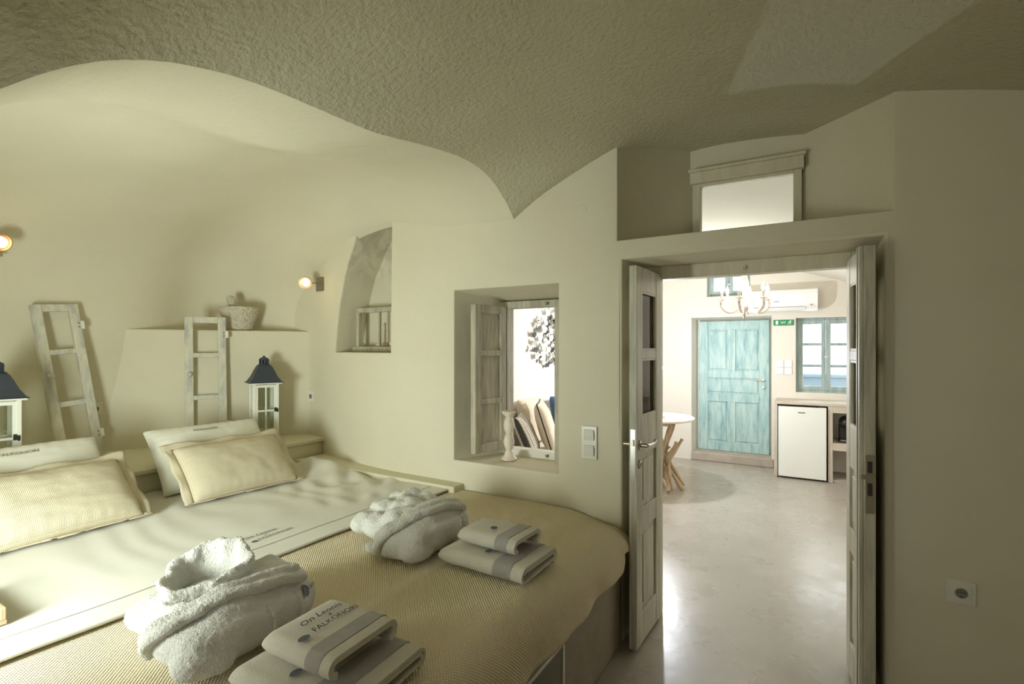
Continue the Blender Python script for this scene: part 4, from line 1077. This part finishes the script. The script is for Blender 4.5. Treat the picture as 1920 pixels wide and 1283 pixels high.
# outer skin behind, with the same openings
vs, fs = sheet_with_holes([(-2.9, -0.05), (1.52, -0.05), (1.52, 3.1), (-2.9, 3.1)], FH + [rect(-1.36, -0.55, 0.14, 1.82)], 0.5, lambda x, z: (x, YF + 0.30, z)); fw.add(vs, fs)
struct(fw.build('wall_far', 'far_plaster', weld=0.0005, smooth=30), 'pale plastered end wall of the next room with the blue door', 'wall')
struct(MB().b2((-2.9, 2.95, -0.05), (-2.75, 7.5, 3.1)).build('wall_far_left', 'far_plaster'), 'pale plastered side wall of the next room behind the cushions', 'wall')
vs, fs = sheet_with_holes([(2.95, -0.05), (7.45, -0.05), (7.45, 3.1), (2.95, 3.1)], [rect(4.45, 5.35, 0.9, 2.0)], 0.5, lambda y, z: (1.45, y, z))  # unseen opening added to brighten the next room
frw = MB().add(vs, fs)
vs, fs = sheet_with_holes([(2.95, -0.05), (7.45, -0.05), (7.45, 3.1), (2.95, 3.1)], [rect(4.45, 5.35, 0.9, 2.0)], 0.5, lambda y, z: (1.60, y, z)); frw.add(vs, fs)
r4 = rect(4.45, 5.35, 0.9, 2.0); frw.add([(1.45, y, z) for y, z in r4] + [(1.60, y, z) for y, z in r4], [(i, (i+1) % 4, 4+(i+1) % 4, 4+i) for i in range(4)])
struct(frw.build('wall_far_right', 'far_plaster', weld=0.0005), 'pale plastered side wall of the next room with an opening added for fill light', 'wall')
fcm = MB(); fcm.grid(lambda u, v: (lerp(-2.85, 1.5, u), lerp(2.94, 7.2, v), 2.56 - 0.13 * (lerp(-2.85, 1.5, u) + 1.2) ** 2), 40, 20)
struct(fcm.build('ceiling_far', 'far_plaster', smooth=True), 'pale vaulted ceiling of the next room', 'ceiling')
stp = MB().b2((-1.44, 7.125, 0.0), (-0.455, 7.46, 0.11)).build('door_step', 'step_stone', bevel=0.012); tag(stp, 'rough grey stone step below the blue door', 'step', kind='structure')
# blue door
d3 = thing('door_3', 'turquoise washed timber door with five panels', 'door', (-1.385, 7.40, 0.112)); d3['kind'] = 'structure'
W3, H3 = 0.865, 1.745
def bx(mb_name, lo, hi, y0, y1, bev=0.004): return MB().b2((lo[0], y0, lo[1]), (hi[0], y1, hi[1])).build(mb_name, 'blue_wood', d3, bevel=bev)
MB().b2((0, -0.008, 0), (W3, 0.03, H3)).build('backing', 'blue_wood', d3)
bx('stile', (0, 0), (0.115, H3), -0.03, 0.0); bx('stile', (W3 - 0.115, 0), (W3, H3), -0.03, 0.0); bx('muntin', (0.365, 0.12), (0.465, 0.66), -0.029, 0.0); bx('muntin', (0.365, 1.08), (0.465, 1.63), -0.029, 0.0)
for z0, z1 in ((0, 0.12), (0.66, 0.77), (0.98, 1.08), (1.63, H3)): bx('rail', (0.115, z0), (W3 - 0.115, z1), -0.029, 0.0)
for x0, x1, z0, z1 in ((0.115, 0.365, 0.12, 0.66), (0.465, W3 - 0.115, 0.12, 0.66), (0.115, 0.365, 1.08, 1.63), (0.465, W3 - 0.115, 1.08, 1.63), (0.115, W3 - 0.115, 0.77, 0.98)):
    bx('panel', (x0 + 0.018, z0 + 0.018), (x1 - 0.018, z1 - 0.018), -0.020, 0.0, 0.008)
hl = MB().lathe([(0.02, 0), (0.02, 0.006), (0.009, 0.008), (0.009, 0.04)], 16, (W3 - 0.06, -0.03, 0.96), Matrix.Rotation(R(90), 3, 'X')).build('handle_rose', 'steel', d3, smooth=40)
MB().tube([(W3 - 0.06, -0.068, 0.96), (W3 - 0.16, -0.072, 0.962)], 0.008, 8).build('lever', 'steel', hl, smooth=40)
MB().lathe([(0.018, 0), (0.018, 0.006), (0.008, 0.008)], 16, (W3 - 0.06, -0.03, 0.865), Matrix.Rotation(R(90), 3, 'X')).build('keyhole_rose', 'bronze_steel', d3, smooth=40)
# glazed casements
def casement(name, label, x0, x1, z0, z1, y, rows):
    t = thing(name, label, 'window', (x0, y, z0)); t['kind'] = 'structure'
    W_, H_ = x1 - x0, z1 - z0; fr = 0.028
    MB().b2((0, -0.03, 0), (fr, 0.03, H_)).build('frame_side', 'greyblue_wood', t, bevel=0.003); MB().b2((W_ - fr, -0.03, 0), (W_, 0.03, H_)).build('frame_side', 'greyblue_wood', t, bevel=0.003)
    MB().b2((fr, -0.03, 0), (W_ - fr, 0.03, fr)).build('frame_sill', 'greyblue_wood', t, bevel=0.003); MB().b2((fr, -0.03, H_ - fr), (W_ - fr, 0.03, H_)).build('frame_head', 'greyblue_wood', t, bevel=0.003)
    sw_ = (W_ - 2 * fr) / 2; q = 0.048
    for s_ in range(2):
        a = fr + s_ * sw_; f = MB().b2((a + 0.001, -0.038, fr), (a + q, 0.0, H_ - fr)).b2((a + sw_ - q, -0.038, fr), (a + sw_ - 0.001, 0.0, H_ - fr))
        hh = (H_ - 2 * fr - 2 * q - (rows - 1) * 0.03) / rows; z = fr
        f.b2((a + q, -0.037, z), (a + sw_ - q, -0.001, z + q)); z += q; panes = []
        for i in range(rows):
            panes.append((z, z + hh)); z += hh
            e = 0.03 if i < rows - 1 else q
            f.b2((a + q, -0.037, z), (a + sw_ - q, -0.001, z + e)); z += e
        so = f.build('casement_sash', 'greyblue_wood', t, bevel=0.003)
        for p0, p1 in panes: MB().b2((a + q - 0.003, -0.020, p0 - 0.003), (a + sw_ - q + 0.003, -0.016, p1 + 0.003)).build('pane', 'pane_glass', so)
    MB().b2((fr + sw_ - 0.02, -0.052, H_ * 0.47), (fr + sw_ + 0.02, -0.038, H_ * 0.47 + 0.012)).build('latch', 'white_paint', t)
    return t
casement('window_2', 'grey-green two-leaf casement window beside the green exit sign', -0.214, 0.421, 0.954, 1.863, YF + 0.13, 3)
casement('window_5', 'small grey-green casement window high above the blue door', -1.246, -0.719, 2.169, 2.501, YF + 0.13, 1)
# outside: terrace wall in blue, pale paving
tw = MB().b2((-3, 9.6, -0.1), (4, 9.8, 1.02)).b2((-3, 9.56, 1.02), (4, 9.84, 1.07)).build('terrace_wall', 'terrace_blue', bevel=0.01); tag(tw, 'pale blue terrace parapet outside the casement window', 'wall')
pv = MB().b2((-4, 7.76, -0.2), (5, 14, -0.1)).build('terrace', 'shelf_plaster'); struct(pv, 'pale paved terrace outside', 'ground')

# counter with fridge and coffee machine
ct = thing('counter', 'low cement counter with open cubbies below the casement window', 'counter', (-0.42, 6.68, 0))
CX = 1.5
MB().b2((0, 0, 0.845), (CX, 0.465, 0.878)).build('worktop', 'counter_cement', ct, bevel=0.006)
for x0, x1 in ((0, 0.035), (0.535, 0.580), (1.05, 1.09)): MB().b2((x0, 0.004, 0), (x1, 0.465, 0.845)).build('upright', 'counter_cement', ct, bevel=0.004)
MB().b2((0.580, 0.004, 0.36), (1.05, 0.465, 0.44)).build('cubby_shelf', 'counter_cement', ct, bevel=0.004)
MB().b2((0.580, 0.004, 0.775), (1.05, 0.10, 0.845)).build('apron', 'counter_cement', ct, bevel=0.004)
MB().b2((0.580, 0.02, 0.0), (1.05, 0.465, 0.035)).build('plinth', 'step_stone', ct)
fg = thing('mini_fridge', 'small white refrigerator under the cement counter', 'refrigerator', (-0.375, 6.655, 0.0))
MB().b2((0, 0.045, 0.02), (0.475, 0.44, 0.825)).build('cabinet', 'fridge_white', fg, bevel=0.004)
fd = MB().b2((0, 0.0, 0.022), (0.475, 0.042, 0.825)).build('door', 'fridge_white', fg, bevel=0.006)
MB().b2((0.20, -0.002, 0.755), (0.27, 0.001, 0.768)).build('badge', 'bronze_steel', fd)
MB().b2((0.0, 0.012, 0.825), (0.40, 0.035, 0.832)).build('door_top', 'dark_gap', fd)
for x in (0.03, 0.44): MB().lathe([(0.015, 0), (0.015, 0.02)], 12, (x, 0.08, 0)).build('foot', 'black_plastic', fg)
cmh = thing('coffee_machine', 'black coffee machine in the counter cubby', 'coffee machine', (0.285, 6.86, 0.44))
MB().b2((-0.075, -0.10, 0), (0.075, 0.11, 0.022)).build('base', 'black_plastic', cmh, bevel=0.01)
MB().b2((-0.065, 0.0, 0.022), (0.065, 0.11, 0.20)).build('column', 'black_plastic', cmh, bevel=0.02, seg=3)
MB().ell((0, 0.0, 0.225), (0.068, 0.115, 0.068)).build('brew_head', 'black_plastic', cmh, smooth=True)
MB().b2((-0.05, -0.09, 0.022), (0.05, -0.005, 0.032)).build('drip_grid', 'steel', cmh)
MB().lathe([(0.018, 0), (0.014, -0.04)], 14, (0, -0.06, 0.175)).build('spout', 'black_plastic', cmh)
# wall switches, exit sign, air conditioner
q4 = thing('switch_cluster', 'block of four white switches between the blue door and casement window', 'light switch', (-0.34, YF - 0.002, 1.256))
for ix in (-1, 1):
    for iz in (-1, 1):
        p = MB().b2((ix * 0.045 - 0.042, -0.012, iz * 0.045 - 0.042), (ix * 0.045 + 0.042, 0, iz * 0.045 + 0.042)).build('plate', 'white_plastic', q4, bevel=0.003)
        MB().b2((ix * 0.045 - 0.028, -0.016, iz * 0.045 - 0.028), (ix * 0.045 + 0.028, -0.011, iz * 0.045 + 0.028)).build('rocker', 'white_plastic', p, bevel=0.002)
ex = thing('exit_sign', 'green emergency exit sign with white pictograms', 'sign', (-0.346, YF - 0.004, 1.808))
MB().b2((-0.11, -0.012, -0.034), (0.11, 0, 0.034)).build('board', 'exit_green', ex, bevel=0.002)
MB().b2((-0.083, -0.0135, -0.022), (-0.058, -0.011, 0.024)).build('door_pictogram', 'sign_white', ex)
text_on('lettering', 'EXIT', 0.026, lambda x, y: Vector((x, -0.0135, y - 0.008)), 'sign_white', ex)
rm = MB()
rm.lathe([(0.006, 0), (0.006, 0.001)], 12, (0.078, -0.0125, 0.020), Matrix.Rotation(R(90), 3, 'X'))
for a, b_ in (((0.076, 0.013), (0.068, -0.004)), ((0.068, -0.004), (0.080, -0.012)), ((0.080, -0.012), (0.078, -0.024)), ((0.068, -0.004), (0.060, -0.015)), ((0.060, -0.015), (0.050, -0.019)), ((0.075, 0.011), (0.090, 0.004)), ((0.074, 0.012), (0.060, 0.008)), ((0.060, 0.008), (0.054, -0.002))):
    rm.tube([(a[0], -0.0128, a[1]), (b_[0], -0.0128, b_[1])], 0.0032, 6, flat=(1, 0.25) if False else (1, 1))
rm.build('runner_pictogram', 'sign_white', ex)
ac = thing('air_conditioner', 'white split air conditioner mounted above the exit sign', 'air conditioner', (-0.38, YF - 0.002, 1.935))
acp = [(0, 0.02), (-0.10, 0.0), (-0.165, 0.02), (-0.195, 0.065), (-0.20, 0.20), (-0.185, 0.255), (-0.16, 0.265), (0, 0.265)]
MB().prism(acp, lambda u, v, t: (t, u, v), -0.40, 0.40).build('housing', 'white_plastic', ac, bevel=0.006)
MB().b2((-0.34, -0.193, 0.040), (0.26, -0.150, 0.052)).build('air_slot', 'dark_gap', ac)
MB().box((-0.04, -0.185, 0.030), (0.62, 0.05, 0.006), Matrix.Rotation(R(-38), 3, 'X')).build('louvre', 'white_plastic', ac)
MB().b2((0.29, -0.2025, 0.05), (0.36, -0.195, 0.085)).build('display', 'switch_plastic', ac)
MB().b2((0.325, -0.204, 0.062), (0.345, -0.200, 0.072)).build('sensor', 'ink_dark', ac)
MB().b2((-0.06, -0.2012, 0.115), (0.0, -0.199, 0.122)).build('badge', 'ink_grey', ac)

# chandelier
CH = Vector((-0.576, 5.24, 0))
cd = thing('chandelier', 'whitewashed carved chandelier with candle bulbs hanging before the blue door', 'chandelier', (CH.x, CH.y, 1.80))
MB().lathe([(0.004, 0.012), (0.012, 0.02), (0.010, 0.03), (0.020, 0.04), (0.045, 0.065), (0.052, 0.09), (0.040, 0.115), (0.022, 0.13), (0.030, 0.15), (0.022, 0.17), (0.020, 0.21), (0.034, 0.26), (0.040, 0.30), (0.030, 0.34), (0.018, 0.38), (0.026, 0.42), (0.018, 0.46), (0.012, 0.52), (0.012, 0.58)], 22).build('turned_column', 'turned_wood', cd, smooth=45)
MB().lathe([(0.012, 0.58), (0.012, 0.63), (0.05, 0.645), (0.05, 0.69)], 12).build('ceiling_rod', 'turned_wood', cd, smooth=40)
MB().lathe([(0.012, 0.02), (0.016, 0.0), (0.010, -0.022), (0.002, -0.030)], 14).build('drop_finial', 'steel', cd, smooth=True)
for i in range(6):
    a = 2 * PI * i / 6 + 0.42; ca, sa = math.cos(a), math.sin(a)
    def P(r_, z): return (r_ * ca, r_ * sa, z)
    arm = MB().tube(catmull([P(0.04, 0.09), P(0.085, 0.045), P(0.14, 0.030), P(0.19, 0.055), P(0.215, 0.105), P(0.205, 0.145)], 6), [0.017 - 0.005 * abs(k - 15) / 15 for k in range(31)], 10).build('arm', 'turned_wood', cd, smooth=True)
    lf = MB()
    for k in range(8):
        b_ = 2 * PI * k / 8; o_ = Vector(P(0.205, 0.148)); e_ = Vector((math.cos(b_), math.sin(b_), 0))
        lf.tube([o_, o_ + e_ * 0.025 + Vector((0, 0, 0.006)), o_ + e_ * 0.040 + Vector((0, 0, -0.004))], [0.008, 0.007, 0.002], 6)
    lf.build('drip_leaves', 'turned_wood', arm, smooth=True)
    MB().lathe([(0.012, 0.148), (0.011, 0.215)], 12, (0.205 * ca, 0.205 * sa, 0)).build('candle_sleeve', 'turned_wood', arm, smooth=40)
    MB().lathe([(0.007, 0.215), (0.014, 0.232), (0.017, 0.248), (0.012, 0.272), (0.005, 0.290), (0.001, 0.298)], 14, (0.205 * ca, 0.205 * sa, 0)).build('bulb', 'bulb_white', arm, smooth=True)
light('chandelier_glow', 'POINT', (CH.x, CH.y, 2.14), 20, (1.0, 0.90, 0.74), 0.18)

# driftwood table and the small lamp on it
tb = thing('driftwood_table', 'round pale-topped table on a tangle of driftwood branches', 'table', (-1.50, 5.62, 0))
MB().lathe([(0.385, 0.722), (0.395, 0.728), (0.395, 0.745), (0.385, 0.750)], 56).build('table_top', 'table_wood', tb, smooth=40)
MB().b2((0.10, -0.30, 0.690), (0.20, 0.30, 0.722)).b2((-0.25, -0.28, 0.690), (-0.15, 0.28, 0.722)).build('batten', 'driftwood', tb, bevel=0.01)
rd = random.Random(4)
sticks = [((0.30, -0.10, 0.015), (0.10, -0.03, 0.30), (0.05, 0.02, 0.50)), ((0.10, -0.26, 0.015), (0.09, -0.14, 0.30), (0.17, -0.06, 0.69)), ((-0.05, -0.24, 0.015), (0.04, -0.10, 0.34), (0.02, -0.08, 0.69)),
          ((0.22, -0.18, 0.015), (0.15, -0.10, 0.28), (0.28, -0.02, 0.53)), ((0.18, -0.20, 0.015), (0.12, -0.08, 0.26), (0.24, -0.10, 0.50)), ((0.02, -0.20, 0.22), (0.12, -0.22, 0.12), (0.20, -0.28, 0.02)),
          ((-0.25, -0.12, 0.015), (-0.10, -0.05, 0.35), (-0.15, 0.0, 0.69)), ((-0.20, 0.20, 0.015), (-0.05, 0.08, 0.35), (-0.18, 0.15, 0.69)), ((0.20, 0.22, 0.015), (0.08, 0.08, 0.35), (0.16, 0.16, 0.69)),
          ((0.28, 0.06, 0.015), (0.12, 0.05, 0.25), (0.0, 0.0, 0.45)), ((-0.15, -0.22, 0.015), (0.0, -0.10, 0.22), (0.14, -0.02, 0.44)), ((0.0, 0.26, 0.015), (0.02, 0.10, 0.30), (-0.06, -0.04, 0.52)), ((-0.28, 0.05, 0.02), (-0.08, 0.0, 0.25), (0.10, -0.08, 0.42))]
for k, pts in enumerate(sticks):
    pth = catmull([Vector(p) + (Vector((rd.uniform(-.01, .01), rd.uniform(-.01, .01), 0)) if i == 1 else Vector()) for i, p in enumerate(pts)], 6)
    MB().tube(pth, [0.020 + 0.006 * math.sin(j * 1.3 + k) for j in range(len(pth))], 9).build('branch', 'driftwood', tb, smooth=50)
tl = thing('table_lamp', 'small glowing globe lamp on a thin steel stand on the driftwood table', 'lamp', (-1.432, 5.50, 0.751))
MB().lathe([(0.055, 0), (0.055, 0.012), (0.012, 0.02), (0.008, 0.04), (0.008, 0.49), (0.016, 0.50)], 18).build('stand', 'steel', tl, smooth=40)
MB().ell((0, 0, 0.535), (0.034, 0.034, 0.034)).build('globe', 'lamp_glow', tl, smooth=True)
light('table_lamp_glow', 'POINT', (-1.432, 5.49, 1.345), 88, (0.88, 0.92, 1.0), 0.035)

# bench with cushions, butterflies on the wall
bn = thing('bench', 'built-in bench with a pale pad along the side wall of the next room', 'bench', (-2.445, 4.9, 0))
MB().b2((-0.30, -1.4, 0), (0.30, 1.4, 0.36)).build('base', 'shelf_plaster', bn, bevel=0.01)
MB().b2((-0.29, -1.38, 0.36), (0.29, 1.38, 0.46)).build('seat_pad', 'seat_cloth', bn, bevel=0.03, seg=3)
def cushion(label, loc, rz, lean, s, mat, seed, piping=None):
    ro, fu = pillow('scatter_cushion', label, 'cushion', loc, s, s, 0.15, lean, rz, mat, 0.0, seed, 'scatter cushions on the bench', uvs=1.0)
    if piping:
        pts = []
        for i in range(64):
            a = 4.0 * i / 64; sd = int(a); f = (a - sd) * 2 - 1; u, v = ((f, -1), (1, f), (-f, 1), (-1, -f))[sd]; pts.append(fu(u, v, 0.0))
        MB().tube(pts, 0.007, 6, closed=True).build('piping', piping, ro, smooth=True)
    return ro
cushion('dark blue scatter cushion behind the striped one', (-2.535, 4.19, 0.466), R(22), 15, 0.48, 'navy_cloth', 1)
cushion('striped cream and black scatter cushion seen behind the candle holder', (-2.31, 4.33, 0.466), R(22), 24, 0.42, 'striped_cloth', 2)
cushion('cream scatter cushion edged with black piping', (-2.24, 4.60, 0.466), R(24), 18, 0.52, 'cream_cloth', 3, 'black_cord')
cushion('plain cream scatter cushion leaning on the wall at the back of the bench', (-2.60, 4.86, 0.466), R(0), 8, 0.50, 'cream_cloth', 4)
cushion('dark blue scatter cushion beyond the black-piped one', (-2.45, 5.42, 0.466), R(0), 14, 0.50, 'navy_cloth', 6)
art = thing('wall_sculpture', 'metal wall sculpture of a swarm of small winged shapes', 'wall art', (-2.745, 5.62, 1.62))
bf = bpy.data.meshes.new('winged_piece')
bv = [(0.02, 0, -0.03), (0.02, 0, 0.03), (0.065, 0.055, 0.055), (0.075, 0.075, 0.02), (0.055, 0.05, -0.045), (0.065, -0.055, 0.055), (0.075, -0.075, 0.02), (0.055, -0.05, -0.045)]
bv2 = [(x - 0.003, y, z) for x, y, z in bv]
bfs = [(0, 1, 2, 3, 4), (1, 0, 7, 6, 5)]
bfaces = bfs + [tuple(i + 8 for i in reversed(f)) for f in bfs] + [(2, 1, 9, 10), (3, 2, 10, 11), (4, 3, 11, 12), (0, 4, 12, 8), (1, 5, 13, 9), (5, 6, 14, 13), (6, 7, 15, 14), (7, 0, 8, 15)]
bf.from_pydata(bv + bv2, [], bfaces); bf.update(); bf.materials.append(M['art_metal'])
bf2 = bf.copy(); bf2.materials.clear(); bf2.materials.append(M['art_shade'])  # darker copy of the metal: dim reflections put into the colour
ra = random.Random(11); placed = []
while len(placed) < 78:
    y = ra.uniform(-0.66, 0.66); z = ra.uniform(-0.36, 0.36)
    if (y / 0.66) ** 2 + ((z - 0.12 * y) / 0.34) ** 2 > 1: continue
    if any((y - a) ** 2 + (z - b) ** 2 < 0.075 ** 2 for a, b in placed):
        ra_fail = 0
        if ra.random() < 0.98: continue
    placed.append((y, z))
    o = bpy.data.objects.new('winged_piece', bf if len(placed) % 3 else bf2); COL.objects.link(o); o.parent = art
    o.location = (0.0, y, z); o.rotation_euler = (ra.uniform(-0.9, 0.9) + R(35), ra.uniform(-0.2, 0.2), 0); s_ = ra.uniform(0.55, 0.75); o.scale = (s_, s_, s_)
